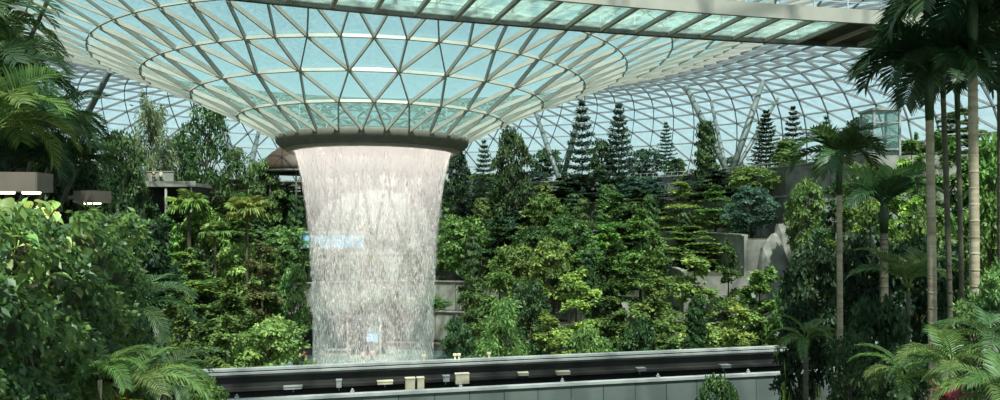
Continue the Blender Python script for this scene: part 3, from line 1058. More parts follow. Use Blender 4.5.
FAN = [fan_mesh(), fan_mesh(24, 0.45, 20, 150, 0.07, droop=0.3), fan_mesh(20, 0.5, 75, 140, 0.08, droop=0.1)]
HEART = big_leaf_mesh('leaf', True)
LANCE = big_leaf_mesh('leaf', False)

# leaf colours (reflectance)
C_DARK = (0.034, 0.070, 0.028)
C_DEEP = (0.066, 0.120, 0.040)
C_MID = (0.124, 0.200, 0.056)
C_FRESH = (0.200, 0.305, 0.080)
C_BRIGHT = (0.290, 0.410, 0.100)
C_LIME = (0.340, 0.450, 0.120)
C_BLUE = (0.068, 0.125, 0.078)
C_OLIVE = (0.175, 0.210, 0.095)


def vary(c, s=0.2):
    k = 1 + R.uniform(-s, s)
    return (c[0] * k * (1 + R.uniform(-s, s)), c[1] * k, c[2] * k * (1 + R.uniform(-s, s)))


NAME = {'layered': 'layered_tree', 'tiered': 'tiered_tree', 'broad': 'broadleaf_tree', 'loose': 'open_crowned_tree', 'conifer': 'conifer',
        'feathery': 'feathery_tree', 'climber': 'climber_clad_trunk', 'shrub': 'shrub'}


def plant(kind, px, ytop, Y, wpx, col, label, group, base=None, var=None, cat='tree'):
    """a tree whose top shows at (px, ytop) from depth Y and whose crown is wpx pixels wide, standing on the ground there"""
    top = PX(px, ytop, Y)
    gz = ground_z(top.x, top.y) if base is None else base
    h = max(0.8, top.z - gz); w = wpx / F * Y
    o = empty(NAME[kind], (top.x, top.y, gz), R.uniform(0, 6.28))
    tag(o, label, cat, group)
    fo, tr = KIND[kind][R.randrange(len(KIND[kind])) if var is None else var]
    if kind != 'shrub' and h > w * 2.6:
        # long bare stem under the crown, so the crown keeps its proportions
        ch = w * 2.1
        a = link('foliage', fo, o, (0, 0, h - ch), None, (w, w, ch), vary(col))
        b = link('branches', tr, o, (0, 0, h - ch), None, (w, w, ch))
        mbx = MB(); mbx.tube([(0, 0, 0), (0.1, 0, (h - ch) * 0.5), (0, 0, h - ch + 0.3)], [0.05 * w * 0.8, 0.035 * w, 0.026 * w], 8); mbx.build('trunk', M['bark'], o)
    else:
        link('foliage', fo, o, None, None, (w, w, h), vary(col)); link('stems' if kind == 'shrub' else 'trunk', tr, o, None, None, (w, w, h))
    return o


def palm(name, px, ycrown, Y, trunk_px, frond_px, n, col, label, group, base, meshes=FROND, bark='palmbark', px_base=None, spread=(0, 1), shaft=True, cat='palm'):
    """palm with each frond a part: crown at (px, ycrown), trunk width and frond length in pixels at depth Y"""
    top = PX(px, ycrown, Y)
    b = PX(px if px_base is None else px_base, 400, Y)
    o = empty(name, (b.x, b.y, base))
    tag(o, label, cat, group)
    d = top - o.location
    r = trunk_px / F * Y / 2
    mbx = MB()
    pts = [Vector((0, 0, 0)), d * 0.33 + Vector((0.0, 0.05, 0)), d * 0.66, d * 0.93, d]
    rr = [r * 1.25, r * 1.02, r, r * 0.92, r * 0.8]
    mbx.tube(pts, rr, 12)
    for k in range(int(d.length / 0.32)):       # leaf scars
        q = d * ((k + 0.5) / (d.length / 0.32)) if d.length > 1 else None
        if q is not None and q.z < d.z * 0.92:
            mbx.lathe([(r * 0.98, -0.02), (r * 1.09, 0), (r * 0.98, 0.02)], 12, q)
    mbx.build('trunk', M[bark], o)
    if shaft:
        mbx = MB(); mbx.tube([d * 0.93, d, d + Vector((0, 0, r * 5))], [r * 0.95, r * 1.15, r * 0.5], 10)
        s = mbx.build('crownshaft', M['glossleaf'], o); s.color = (0.09, 0.16, 0.05, 1)
    L = frond_px / F * Y
    for k in range(n):
        a = k * 2.399963 + R.uniform(-0.2, 0.2)
        u = (k + 0.5) / n
        tilt = spread[0] + (spread[1] - spread[0]) * u + R.uniform(-0.12, 0.12)
        s = L * R.uniform(0.85, 1.1)
        me = meshes[0 if u < 0.45 else (1 if u < 0.8 else 2)] if len(meshes) > 2 else meshes[k % len(meshes)]
        if len(meshes) > 2: tilt = R.uniform(-0.12, 0.25)
        f = link('frond', me, o, d + Vector((0, 0, r * 2)), (R.uniform(-0.25, 0.25), tilt, a), (s, s, s), vary(col, 0.22))
    return o


# ------------------------------------------------------------------ the far slope, from the top terrace down
gB = 'trees standing along the top terrace under the dome'
for args in (
    ('feathery', 150, 88, 102, 66, C_OLIVE, 'tall airy tree with fine hanging sprays, highest left of the waterfall'),
    ('broad', 118, 128, 92, 62, C_DEEP, 'dense dark tree beside the dark palm fronds, top terrace left'),
    ('loose', 207, 97, 104, 66, C_DEEP, 'open-crowned tree in front of the slanting column left of the waterfall'),
    ('broad', 180, 132, 108, 48, C_DEEP, 'round dark tree between the airy tree and the open-crowned tree'),
    ('broad', 262, 158, 112, 46, C_MID, 'low leafy tree under the brown canopy left of the waterfall'),
    ('loose', 236, 146, 118, 40, C_MID, 'small open tree at the foot of the short slanting column'),
    ('broad', 458, 150, 116, 36, C_DARK, 'dark tree touching the right edge of the waterfall rim'),
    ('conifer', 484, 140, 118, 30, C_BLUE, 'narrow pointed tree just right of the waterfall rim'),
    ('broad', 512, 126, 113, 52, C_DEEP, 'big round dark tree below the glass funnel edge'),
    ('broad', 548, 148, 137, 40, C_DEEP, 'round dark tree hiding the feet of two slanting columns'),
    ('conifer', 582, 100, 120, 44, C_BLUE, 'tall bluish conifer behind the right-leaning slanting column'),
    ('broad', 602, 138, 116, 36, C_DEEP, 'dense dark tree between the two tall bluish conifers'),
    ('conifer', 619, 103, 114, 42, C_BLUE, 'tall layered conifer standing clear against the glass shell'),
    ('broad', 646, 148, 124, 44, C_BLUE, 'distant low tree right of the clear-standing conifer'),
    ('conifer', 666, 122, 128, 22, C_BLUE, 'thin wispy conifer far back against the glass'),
    ('climber', 706, 120, 104, 40, C_DEEP, 'tall dark pointed tree in front of the slanting columns'),
    ('broad', 676, 158, 124, 28, C_DEEP, 'small dark tree left of the pointed tree by the columns'),
    ('broad', 733, 156, 124, 24, C_DEEP, 'little round tree seen between the crossing columns'),
    ('conifer', 766, 110, 108, 34, C_DARK, 'dark symmetrical conifer right of the slanting columns'),
    ('conifer', 793, 106, 106, 30, C_DARK, 'slender conifer beside the dark symmetrical one'),
    ('climber', 786, 140, 98, 44, C_MID, 'leafy tree in front of the slender conifer'),
    ('conifer', 826, 116, 112, 28, C_BLUE, 'sparse grey-green conifer behind the slender palm'),
    ('broad', 858, 116, 92, 40, C_DARK, 'dark tree beside the pale glass lift tower'),
    ('broad', 905, 140, 84, 70, C_MID, 'leafy tree right of the glass lift tower, on the top terrace'),
    ('layered', 958, 112, 80, 80, C_MID, 'layered tree high behind the crowns of the tall palms'),
): plant(*args[:6], args[6], gB)

gM = 'trees on the terraces of the far slope'
ORD = ['first', 'second', 'third', 'fourth', 'fifth', 'sixth', 'seventh', 'eighth', 'ninth', 'tenth', 'eleventh', 'twelfth', 'thirteenth', 'fourteenth', 'fifteenth']
# hand-placed trees that stand out in the picture
for args in (
    ('layered', 576, 274, 70, 100, C_LIME, 'large yellow-green layered tree, the brightest behind the guideway'),
    ('feathery', 500, 302, 66, 84, C_FRESH, 'spiky fresh-green tree low beside the waterfall'),
    ('layered', 548, 316, 64, 80, C_BRIGHT, 'bright low spreading tree in front of the yellow-green one'),
    ('layered', 466, 268, 76, 60, C_MID, 'layered tree close to the right edge of the falling water'),
    ('broad', 458, 316, 68, 44, C_DEEP, 'dark bush at the foot of the falling water, right side'),
    ('broad', 530, 278, 80, 56, C_DEEP, 'dark leafy tree left of the yellow-green one'),
    ('layered', 500, 258, 86, 70, C_FRESH, 'fresh layered tree half way down, right of the waterfall'),
    ('layered', 544, 186, 112, 64, C_FRESH, 'layered tree under the dark round trees, right of the waterfall'),
    ('tiered', 690, 226, 84, 92, C_FRESH, 'tall tiered tree with broad flat shelves, centre right'),
    ('tiered', 640, 205, 100, 76, C_DEEP, 'tiered dark tree on an upper terrace, centre right'),
    ('tiered', 726, 192, 100, 50, C_DEEP, 'slim tiered tree against the concrete wall below the columns'),
    ('climber', 742, 216, 88, 40, C_DEEP, 'dark slim tree before the grey retaining wall'),
    ('layered', 185, 252, 84, 96, C_FRESH, 'fresh-green layered tree left of the waterfall, below the fan palms'),
    ('layered', 262, 246, 88, 66, C_OLIVE, 'olive layered tree between the fan palms and the waterfall'),
    ('broad', 270, 316, 66, 92, C_LIME, 'yellowish bush just left of the foot of the waterfall'),
    ('layered', 226, 280, 78, 76, C_MID, 'flat-topped tree left of the yellowish bush'),
    ('layered', 226, 318, 62, 76, C_FRESH, 'low layered tree touching the left end of the guideway'),
    ('broad', 294, 262, 90, 40, C_FRESH, 'round leafy tree against the left edge of the falling water'),
    ('broad', 150, 286, 70, 60, C_DEEP, 'dark leafy tree left of the flat-topped tree'),
    ('layered', 132, 262, 76, 70, C_MID, 'mid-green layered tree above the shaded arching palm'),
): plant(*args[:6], args[6], gM)

POS = [('right', 446, 800), ('left', 300, 118)]
rows = [  # terrace radius, kinds, step in px, height range, name
    (54.5, ('shrub', 'shrub', 'broad'), 44, (1.6, 3.2), 'top'),
    (48.5, ('broad', 'layered', 'tiered'), 38, (3.6, 5.2), 'sixth'),
    (42.5, ('climber', 'broad', 'layered', 'tiered'), 35, (5.5, 8.0), 'fifth'),
    (36.5, ('broad', 'climber', 'layered'), 36, (6.5, 10.0), 'fourth'),
    (30.5, ('broad', 'layered', 'tiered'), 37, (8.5, 12.0), 'third'),
    (25.0, ('climber', 'layered', 'broad'), 38, (8.0, 11.5), 'second'),
    (19.5, ('broad', 'layered', 'shrub'), 40, (6.0, 9.0), 'lowest'),
]
for ri, (rad, kinds, step, hr, nm) in enumerate(rows):
    for side, p0, p1 in POS:
        px = p0 + (ri * 13) % step * (1 if p1 > p0 else -1); k = 0
        lim = 762 if (p1 > p0 and 40 < rad < 53) else p1
        while (px < lim) if p1 > p0 else (px > p1):
            dx = (px - 500) / F
            # far crossing of this line of sight with the terrace circle
            A = 1 + dx * dx; B = -2 * (dx * CX + CY); Cc = CX * CX + CY * CY - rad * rad
            disc = B * B - 4 * A * Cc
            if disc <= 0: break
            Y = (-B + math.sqrt(disc)) / (2 * A)
            kind = kinds[(k + R.randrange(2)) % len(kinds)]
            col = R.choice((C_DEEP, C_DEEP, C_MID) if kind == 'climber' else ((C_BLUE, C_DEEP, C_MID, C_MID, C_FRESH) if rad > 35 else (C_DEEP, C_MID, C_FRESH, C_FRESH, C_BRIGHT)))  # bluish leaves on the upper rows have distance haze put into their colour
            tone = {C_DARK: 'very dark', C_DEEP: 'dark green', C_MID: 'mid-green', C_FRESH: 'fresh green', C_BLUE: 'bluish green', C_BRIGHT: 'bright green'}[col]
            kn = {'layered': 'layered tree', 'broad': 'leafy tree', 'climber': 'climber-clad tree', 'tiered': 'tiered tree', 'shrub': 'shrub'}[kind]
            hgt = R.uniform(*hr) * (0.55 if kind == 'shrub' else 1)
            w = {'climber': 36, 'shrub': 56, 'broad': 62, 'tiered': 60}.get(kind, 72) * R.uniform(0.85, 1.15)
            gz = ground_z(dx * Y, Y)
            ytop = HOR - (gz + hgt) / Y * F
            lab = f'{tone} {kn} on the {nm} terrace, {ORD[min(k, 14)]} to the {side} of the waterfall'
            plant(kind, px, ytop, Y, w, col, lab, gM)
            px += step * (1 if p1 > p0 else -1) * R.uniform(0.85, 1.15); k += 1
# trees on the valley floor in front of the ends of the terraces
gE = 'trees on the valley floor at the right end of the terraces'
for args in (('layered', 612, 296, 68, 80, C_MID, 'mid-green layered tree right of the yellow-green one'),
             ('layered', 652, 284, 66, 92, C_MID, 'wide mid-green layered tree behind the right guideway half'),
             ('layered', 694, 258, 66, 112, C_BRIGHT, 'wide bright layered tree in front of the tall tiered one'),
             ('climber', 697, 296, 60, 40, C_DEEP, 'dark leafy column low behind the guideway, right half'),
             ('layered', 760, 278, 62, 104, C_FRESH, 'layered tree above the right end of the guideway'),
             ('broad', 640, 318, 58, 60, C_DEEP, 'dark round bush close behind the guideway near the young palms'),
             ('layered', 668, 322, 56, 64, C_FRESH, 'low fresh layered tree close behind the guideway'),
             ('layered', 738, 306, 57, 84, C_BRIGHT, 'bright low spreading tree close behind the right end of the guideway'),
             ('broad', 590, 322, 58, 60, C_FRESH, 'round fresh bush close behind the guideway under the yellow-green tree'),
             ('tiered', 655, 236, 74, 70, C_MID, 'tiered mid-green tree left of the tall tiered one'),
             ('layered', 612, 250, 80, 80, C_DEEP, 'dark layered tree above the mid-green one, right of the yellow-green tree'),
             ('layered', 728, 246, 70, 60, C_MID, 'layered tree under the slim dark tree by the wall'),
             ('broad', 800, 268, 58, 70, C_MID, 'leafy tree below the grey retaining wall at the right'),
             ('layered', 846, 206, 58, 80, C_FRESH, 'sunlit layered tree behind the slender palm trunk'),
             ('broad', 822, 226, 62, 56, C_FRESH, 'sunlit leafy tree left of the slender palm, beside the grey rocks'),
             ('layered', 900, 172, 56, 88, C_BRIGHT, 'sunlit layered tree below the glass lift tower'),
             ('broad', 806, 176, 66, 52, C_MID, 'leafy tree standing before the grey wall left of the slender palm'),
             ('layered', 834, 186, 60, 60, C_DEEP, 'dark layered tree right behind the crown of the slender palm'),
             ('broad', 866, 158, 66, 56, C_MID, 'tall leafy tree hiding the foot of the glass lift tower'),
             ('layered', 912, 140, 64, 64, C_MID, 'tall layered tree right of the glass lift tower'),
             ('broad', 868, 196, 60, 60, C_MID, 'leafy tree under the glass lift tower, behind the slender palm'),
             ('broad', 872, 236, 52, 74, C_MID, 'leafy tree behind the stout low palm'),
             ('layered', 948, 146, 54, 96, C_FRESH, 'layered tree behind the tall pale palm trunk'),
             ('broad', 930, 204, 53, 84, C_MID, 'round tree low behind the tall pale palm trunk'),
             ('broad', 992, 132, 52, 96, C_FRESH, 'sunlit tree at the right edge behind the palms'),
             ('layered', 1000, 196, 55, 96, C_BRIGHT, 'bright layered tree at the right edge behind the trunks'),
             ('broad', 975, 246, 34, 84, C_MID, 'leafy tree low behind the golden-brown trunk')):
    plant(*args[:6], args[6], gE, -18.0)
# seen through the water
for i, (px, ytop, rad) in enumerate(((330, 176, 47.5), (372, 182, 48), (415, 178, 47.5), (350, 214, 41.5), (396, 220, 42), (432, 216, 41), (322, 262, 30), (366, 254, 30.5), (412, 250, 30), (390, 290, 24), (428, 296, 24))):
    plant(R.choice(('broad', 'layered')), px, ytop, CY + rad, 54, R.choice((C_MID, C_DEEP, C_FRESH)), f'tree glimpsed through the falling water, {ORD[i]} from the top left', 'trees behind the falling water')

# fan palms and small palms on the far slope
gF = 'fan palms on the slope left of the waterfall'
for args in ((189, 212, 92, 3.4, 27, 16, (0.30, 0.38, 0.10), 'pale fan palm under the dark shelter, left of its twin'),
             (247, 219, 92, 3.4, 29, 16, (0.30, 0.38, 0.10), 'pale fan palm nearer the waterfall, twin of the one by the shelter'),
             (215, 236, 89, 3.0, 20, 12, C_FRESH, 'small green fan palm between the two pale ones')):
    q = PX(args[0], 300, args[2])
    palm('fan_palm', *args[:6], vary(args[6]), args[7], gF, ground_z(q.x, q.y), FAN, 'bark', shaft=False)
q = PX(630, 340, 82)
palm('young_palm', 630, 318, 82, 2.2, 24, 9, C_BRIGHT, 'young palm with a pale bent frond behind the guideway', None, ground_z(q.x, q.y), FROND, shaft=False)
q = PX(655, 340, 84)
palm('young_palm', 608, 330, 84, 2.2, 22, 9, C_FRESH, 'young palm left of the one with a pale bent frond', None, ground_z(q.x, q.y), FROND, shaft=False)

# dark trees at middle distance on the left, standing on the valley floor
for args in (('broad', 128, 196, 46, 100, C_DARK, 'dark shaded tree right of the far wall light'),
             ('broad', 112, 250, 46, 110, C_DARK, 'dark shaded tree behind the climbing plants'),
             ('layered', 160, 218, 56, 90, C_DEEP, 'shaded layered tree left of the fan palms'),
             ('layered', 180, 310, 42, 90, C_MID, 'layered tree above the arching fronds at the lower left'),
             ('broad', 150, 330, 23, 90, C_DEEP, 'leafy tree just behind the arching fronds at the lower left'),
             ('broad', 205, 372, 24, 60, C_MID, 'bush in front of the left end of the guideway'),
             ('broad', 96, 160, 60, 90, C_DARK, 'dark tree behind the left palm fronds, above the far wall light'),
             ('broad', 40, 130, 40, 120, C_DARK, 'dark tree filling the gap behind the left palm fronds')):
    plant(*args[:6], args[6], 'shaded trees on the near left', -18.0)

# ------------------------------------------------------------------ right bank: palms and undergrowth
gP = 'tall palms on the right bank'


def bz(px, Y):
    return bank_z((px - 500) / F * Y, Y)


palm('slender_palm', 839, 166, 18, 5.6, 56, 13, C_DEEP, 'slender palm with a pale straight trunk, standing apart on the left of the right bank', gP, bz(841, 18), BUSHY, 'palmbark', 842)
palm('tall_palm', 929, 82, 15, 8.0, 82, 20, C_DARK, 'tall palm with a pale trunk and wide dark crown under the footbridge end', gP, bz(938, 15), BUSHY, 'palmbark', 938)
palm('tall_palm', 942, 62, 17, 5.0, 72, 16, C_DARK, 'thin dark-trunked palm just right of the pale-trunked one', gP, bz(958, 17), BUSHY, 'darkpalmbark', 960)
palm('tall_palm', 972, 12, 14, 9.0, 100, 20, C_DARK, 'tallest palm with a golden-brown trunk and a dark crown at the top edge', gP, bz(978, 14), BUSHY, 'palmbark', 979)
palm('tall_palm', 957, 88, 19, 4.6, 60, 14, C_DARK, 'thin palm between the pale trunk and the golden-brown trunk', gP, bz(966, 19), BUSHY, 'darkpalmbark', 968)
palm('tall_palm', 1000, 40, 16, 6.0, 86, 16, C_DARK, 'palm cut by the right edge of the picture', gP, bz(1002, 16), BUSHY, 'darkpalmbark', 1003)
palm('fan_leaved_palm', 884, 216, 24, 8.0, 62, 15, (0.035, 0.085, 0.03), 'stout low palm with upright fronds between the slender and the tall palm', gP, bz(884, 24), [FROND[2], BUSHY[2], FROND[0]], 'darkpalmbark', 884)
palm('young_palm', 908, 292, 20, 4.0, 62, 10, C_MID, 'young palm with lit upright fronds in the shade between the trunks', gP, bz(908, 20), [FROND[2], FROND[2], FROND[0]], 'darkpalmbark', 908, shaft=False)

gU = 'dark undergrowth of the right bank'
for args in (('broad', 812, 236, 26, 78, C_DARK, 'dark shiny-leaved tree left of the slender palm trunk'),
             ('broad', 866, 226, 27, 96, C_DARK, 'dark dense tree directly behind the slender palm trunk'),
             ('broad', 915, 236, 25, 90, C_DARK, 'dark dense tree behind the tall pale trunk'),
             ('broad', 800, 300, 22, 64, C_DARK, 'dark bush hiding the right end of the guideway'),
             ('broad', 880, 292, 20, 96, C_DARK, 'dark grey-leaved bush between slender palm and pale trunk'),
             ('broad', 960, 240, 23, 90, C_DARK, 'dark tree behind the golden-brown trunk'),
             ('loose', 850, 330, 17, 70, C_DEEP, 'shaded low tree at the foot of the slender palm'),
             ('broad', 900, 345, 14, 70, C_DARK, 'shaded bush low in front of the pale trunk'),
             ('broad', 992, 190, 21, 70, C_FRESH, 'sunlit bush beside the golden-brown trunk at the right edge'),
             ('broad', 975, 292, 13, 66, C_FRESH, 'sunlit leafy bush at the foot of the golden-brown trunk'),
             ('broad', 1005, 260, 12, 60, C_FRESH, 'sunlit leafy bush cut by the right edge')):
    q = PX(args[1], 300, args[3])
    plant(*args[:6], args[6], gU, bank_z(q.x, q.y))
for args in (('broad', 720, 372, 25, 62, C_DEEP, 'small dark bush in front of the pale parapet'),
             ('shrub', 785, 388, 20, 46, C_BRIGHT, 'low bright shrub at the bottom edge, right of the parapet'),
             ('shrub', 818, 391, 18, 40, C_FRESH, 'low green shrub at the bottom edge beside the slender trunk')):
    q = PX(args[1], 300, args[3])
    plant(*args[:6], args[6], 'low shrubs along the bottom edge', max(bank_z(q.x, q.y), q.z - 99) if q.x > 8.4 else -11.0, cat='shrub')
# the bush left of the bank stands on a soil ledge in front of the parapet
q = PX(722, 300, 25)
mb = MB(); mb.poly([(5.0, 22, -18.2), (11.5, 22, -18.2), (11.5, 28.5, -18.2), (5.0, 28.5, -18.2), (5.0, 22.5, -11.0), (11.5, 22.5, -10.8), (11.5, 28, -10.8), (5.0, 28, -11.0)],
                   [(3, 2, 1, 0), (4, 5, 6, 7), (0, 1, 5, 4), (1, 2, 6, 5), (2, 3, 7, 6), (3, 0, 4, 7)])
tag(mb.build('floor_ledge', M['soil']), 'soil ledge under the small dark bush by the parapet', 'ledge', kind='structure')

gA = 'low feather-leaved palms on the bank at the lower right'
for i, (px, y, Y, fp, n, col, lab) in enumerate((
        (952, 372, 11, 66, 13, C_MID, 'low palm with sunlit arching fronds above the red-leaved plant'),
        (990, 345, 11.5, 64, 12, C_DEEP, 'low palm with arching fronds at the right edge'),
        (905, 385, 12, 56, 11, C_MID, 'low palm left of the red-leaved plant'),
        (1000, 398, 9, 70, 12, C_MID, 'nearest low palm in the lower right corner'),
        (806, 345, 20, 40, 10, C_MID, 'low palm with pale hanging fronds at the right end of the guideway'))):
    palm('low_palm', px, y, Y, 5, fp, n, col, lab, gA, bz(px, Y), FROND, 'darkpalmbark', px, shaft=False)

# red-leaved cordyline
q = PX(951, 398, 9.5)
o = empty('cordyline', (q.x, q.y, bank_z(q.x, q.y)))
tag(o, 'red-leaved plant with strap leaves at the bottom edge of the right bank', 'plant')
mb = MB(); mb.tube([(0, 0, 0), (0.02, 0, (q.z - o.location.z) * 0.5), (0, 0, q.z - o.location.z)], [0.03, 0.022, 0.018], 8); mb.build('stem', M['bark'], o)
for k in range(18):
    link('leaf', LANCE, o, (0, 0, q.z - o.location.z - 0.012 * k * 0.5), (0, -0.9 + 0.07 * k, k * 2.4), (0.34, 0.2, 0.34), (0.36 * R.uniform(0.6, 1.2), 0.05, 0.07))

# ------------------------------------------------------------------ left: planted wall, wall lights, dark palms
gL = 'climbing plants on the planted wall at the left'


def wall_pt(px, py, out=0.0):
    """point on the face of the planted wall in the line of sight of a pixel"""
    dx = (px - 500) / F
    # X = dx*Y = -5.05 - .33 (Y-7) + out
    Y = (-5.05 + 0.33 * 7 + out) / (dx + 0.33)
    return Vector((dx * Y, Y, (HOR - py) / F * Y))


wn_ = Vector((1, 0.33, 0)).normalized() * 1.0
CL = [(14, 232, C_LIME, 'HEART', 'yellow-leaved climber right under the near wall light'),
      (44, 214, C_BRIGHT, 'HEART', 'bright-leaved climber between the two wall lights'),
      (78, 250, C_LIME, 'HEART', 'climber with lime heart-shaped leaves below the far wall light'),
      (98, 300, C_MID, 'LANCE', 'dark narrow-leaved climber above the arching fronds'),
      (20, 282, C_MID, 'LANCE', 'narrow-leaved climber at the left edge, half way down'),
      (56, 300, C_DEEP, 'HEART', 'deep green climber in the middle of the planted wall'),
      (24, 344, C_DEEP, 'LANCE', 'shaded narrow-leaved plant low at the left edge'),
      (80, 350, C_MID, 'HEART', 'broad-leaved climber low on the planted wall'),
      (120, 345, C_DEEP, 'HEART', 'broad-leaved plant beside the yellow flowering tuft'),
      (50, 384, C_DEEP, 'LANCE', 'narrow-leaved plant at the bottom edge of the planted wall')]
for px, py, col, shape, lab in CL:
    root = wall_pt(min(px, 118), py + 24, 0.15)
    o = empty('climbing_plant', root)
    tag(o, lab, 'plant', gL)
    mb = MB()
    for k in range(4):
        e = Vector((0.1, R.uniform(-0.35, 0.35), R.uniform(0.2, 0.55)))
        mb.tube([(0, 0, -0.15), tuple(e * 0.5 + Vector((0.06, 0, 0))), tuple(e)], [0.012, 0.009, 0.004], 5)
    mb.build('stem', M['bark'], o)
    n = 42
    for k in range(n):
        tp = wall_pt(px + R.gauss(0, 21), max(196 + 0.12 * px, py + R.gauss(0, 22)), 0.1 + 0.35 * R.random())
        s = R.uniform(0.10, 0.20) * (1.0 if shape == 'HEART' else 1.25)
        az = R.gauss(-0.5, 0.8)
        link('leaf', HEART if shape == 'HEART' else LANCE, o, tp - root, (R.uniform(-0.5, 0.5), R.uniform(0.15, 1.1), az), (s, s * (1 if shape == 'HEART' else 0.6), s), vary(col, 0.35))
# the dense small leaves behind them
n = 15000
y = 4.5 + 9.3 * G.random(n); z = 0.15 - 4.6 * G.random(n)
lump = 0.04 + 0.34 * np.clip(np.sin(y * 3.6 + z * 2.0) * np.sin(z * 5.3 - y * 1.3) + 0.5, 0, 1.3) + 0.16 * G.random(n)
P = np.stack([-5.05 - 0.33 * (y - 7) + lump, y, z], 1)
D = np.array([0.5, -0.3, -0.6])[None] + rnd(n, 0.6); N_ = np.array([0.8, -0.3, 0.7])[None] + rnd(n, 0.4)
me = leaves('foliage', P, D, N_, 0.09 + 0.07 * G.random(n), 0.04 + 0.035 * G.random(n), M['glossleaf'], np.clip(0.4 + 0.3 * np.sin(y * 2.2 + z * 3) + G.normal(0, 0.2, n), 0, 1))
o = link('wall_foliage', me, color=(0.085, 0.165, 0.036))
tag(o, 'dense small-leaved greenery covering the planted wall at the left', 'foliage', kind='stuff')

# wall lights
LM = glow('lamp_glow', (1.0, 0.80, 0.58), 6.0)
for (x0, x1, yt, yb_, Y, lab, ang) in ((-6, 43, 173, 192, 8.0, 'near brown box wall light glowing below, cut by the left edge', 0.10),
                                       (80, 105, 191, 203, 11.6, 'far brown box wall light glowing below, beside the dark tree', -0.35)):
    a = PX(x0, yt, Y); b = PX(x1, yb_, Y)
    w = b.x - a.x; h = a.z - b.z
    c = Vector(((a.x + b.x) / 2, Y, (a.z + b.z) / 2))
    o = empty('wall_light', c, ang); tag(o, lab, 'lamp', 'box lights on the planted wall')
    d = 0.34
    mb = MB()
    mb.box((0, 0, h / 2 - 0.01), (w, d, 0.02)); mb.box((0, -d / 2, 0), (w, 0.02, h)); mb.box((0, d / 2, 0), (w, 0.02, h))
    mb.box((-w / 2, 0, 0), (0.02, d, h)); mb.box((w / 2, 0, 0), (0.02, d, h))
    mb.build('housing', M['lampbox'], o)
    mb = MB(); mb.box((-w / 2 - 0.18, 0.05, 0), (0.4, 0.06, 0.06)); mb.build('bracket', M['lampbox'], o)
    nl = 2
    for k in range(nl):
        mb = MB(); mb.tube([(-w / 2 + w * (k + 0.5) / nl - w * 0.17, 0, -h / 2 - 0.006), (-w / 2 + w * (k + 0.5) / nl + w * 0.17, 0, -h / 2 - 0.006)], 0.018, 8)
        mb.build('lamp_tube', LM, o)
    ld = bpy.data.lights.new('lamp_light', 'AREA'); ld.shape = 'RECTANGLE'; ld.size = w * 0.9; ld.size_y = 0.2; ld.energy = 14; ld.color = (1, 0.84, 0.62)
    lo = bpy.data.objects.new('lamp_light', ld); COL.objects.link(lo); lo.parent = o; lo.location = (0, 0, -h / 2 - 0.06)

gD = 'dark palms above the planted wall at the left'
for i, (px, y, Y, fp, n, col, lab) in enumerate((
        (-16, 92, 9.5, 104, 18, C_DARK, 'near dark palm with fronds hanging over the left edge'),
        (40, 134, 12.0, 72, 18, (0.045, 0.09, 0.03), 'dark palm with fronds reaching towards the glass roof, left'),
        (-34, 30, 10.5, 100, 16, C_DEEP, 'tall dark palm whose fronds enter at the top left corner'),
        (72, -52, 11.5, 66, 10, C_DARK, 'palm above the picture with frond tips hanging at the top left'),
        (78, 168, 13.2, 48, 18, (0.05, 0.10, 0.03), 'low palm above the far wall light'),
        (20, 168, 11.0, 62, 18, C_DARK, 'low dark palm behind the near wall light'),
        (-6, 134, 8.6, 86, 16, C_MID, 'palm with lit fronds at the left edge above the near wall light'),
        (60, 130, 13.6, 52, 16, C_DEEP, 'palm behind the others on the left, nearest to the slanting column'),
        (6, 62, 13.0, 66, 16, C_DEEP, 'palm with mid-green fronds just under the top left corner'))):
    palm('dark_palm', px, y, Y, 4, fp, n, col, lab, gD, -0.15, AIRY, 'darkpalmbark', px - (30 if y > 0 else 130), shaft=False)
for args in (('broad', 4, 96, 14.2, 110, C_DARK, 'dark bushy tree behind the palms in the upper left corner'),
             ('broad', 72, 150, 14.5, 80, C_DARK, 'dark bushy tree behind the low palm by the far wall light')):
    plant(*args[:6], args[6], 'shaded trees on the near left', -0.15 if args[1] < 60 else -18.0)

gR = 'arching palms at the lower left'
for i, (px, y, Y, fp, n, col, lab) in enumerate((
        (128, 400, 10.5, 92, 13, C_MID, 'bright arching palm at the bottom edge, lower left'),
        (164, 385, 13, 56, 12, C_DEEP, 'arching palm touching the left end of the guideway'),
        (132, 318, 17, 72, 12, C_DEEP, 'shaded arching palm above the bright one, lower left'),
        (100, 380, 9, 60, 10, C_MID, 'small arching palm beside the yellow tuft'))):
    q = PX(px, y, Y)
    palm('arching_palm', px, y, Y, 5, fp, n, col, lab, gR, -18.0, FROND, 'darkpalmbark', px, shaft=False)
q = wall_pt(112, 388, 0.55)
o = empty('yellow_tuft', (q.x, q.y, q.z - 0.3)); tag(o, 'yellow-leaved tuft among the arching fronds at the lower left', 'plant')
mb = MB(); mb.tube([(-0.5, 0, -0.25), (-0.2, 0, -0.1), (0, 0, 0.08)], [0.03, 0.025, 0.02], 7); mb.build('stem', M['bark'], o)
for k in range(14):
    link('leaf', LANCE, o, (0, 0, 0.05), (0, -1.1 + 0.1 * k, k * 2.4), (0.42, 0.22, 0.42), (0.42 * R.uniform(0.7, 1.1), 0.36 * R.uniform(0.7, 1.1), 0.02))

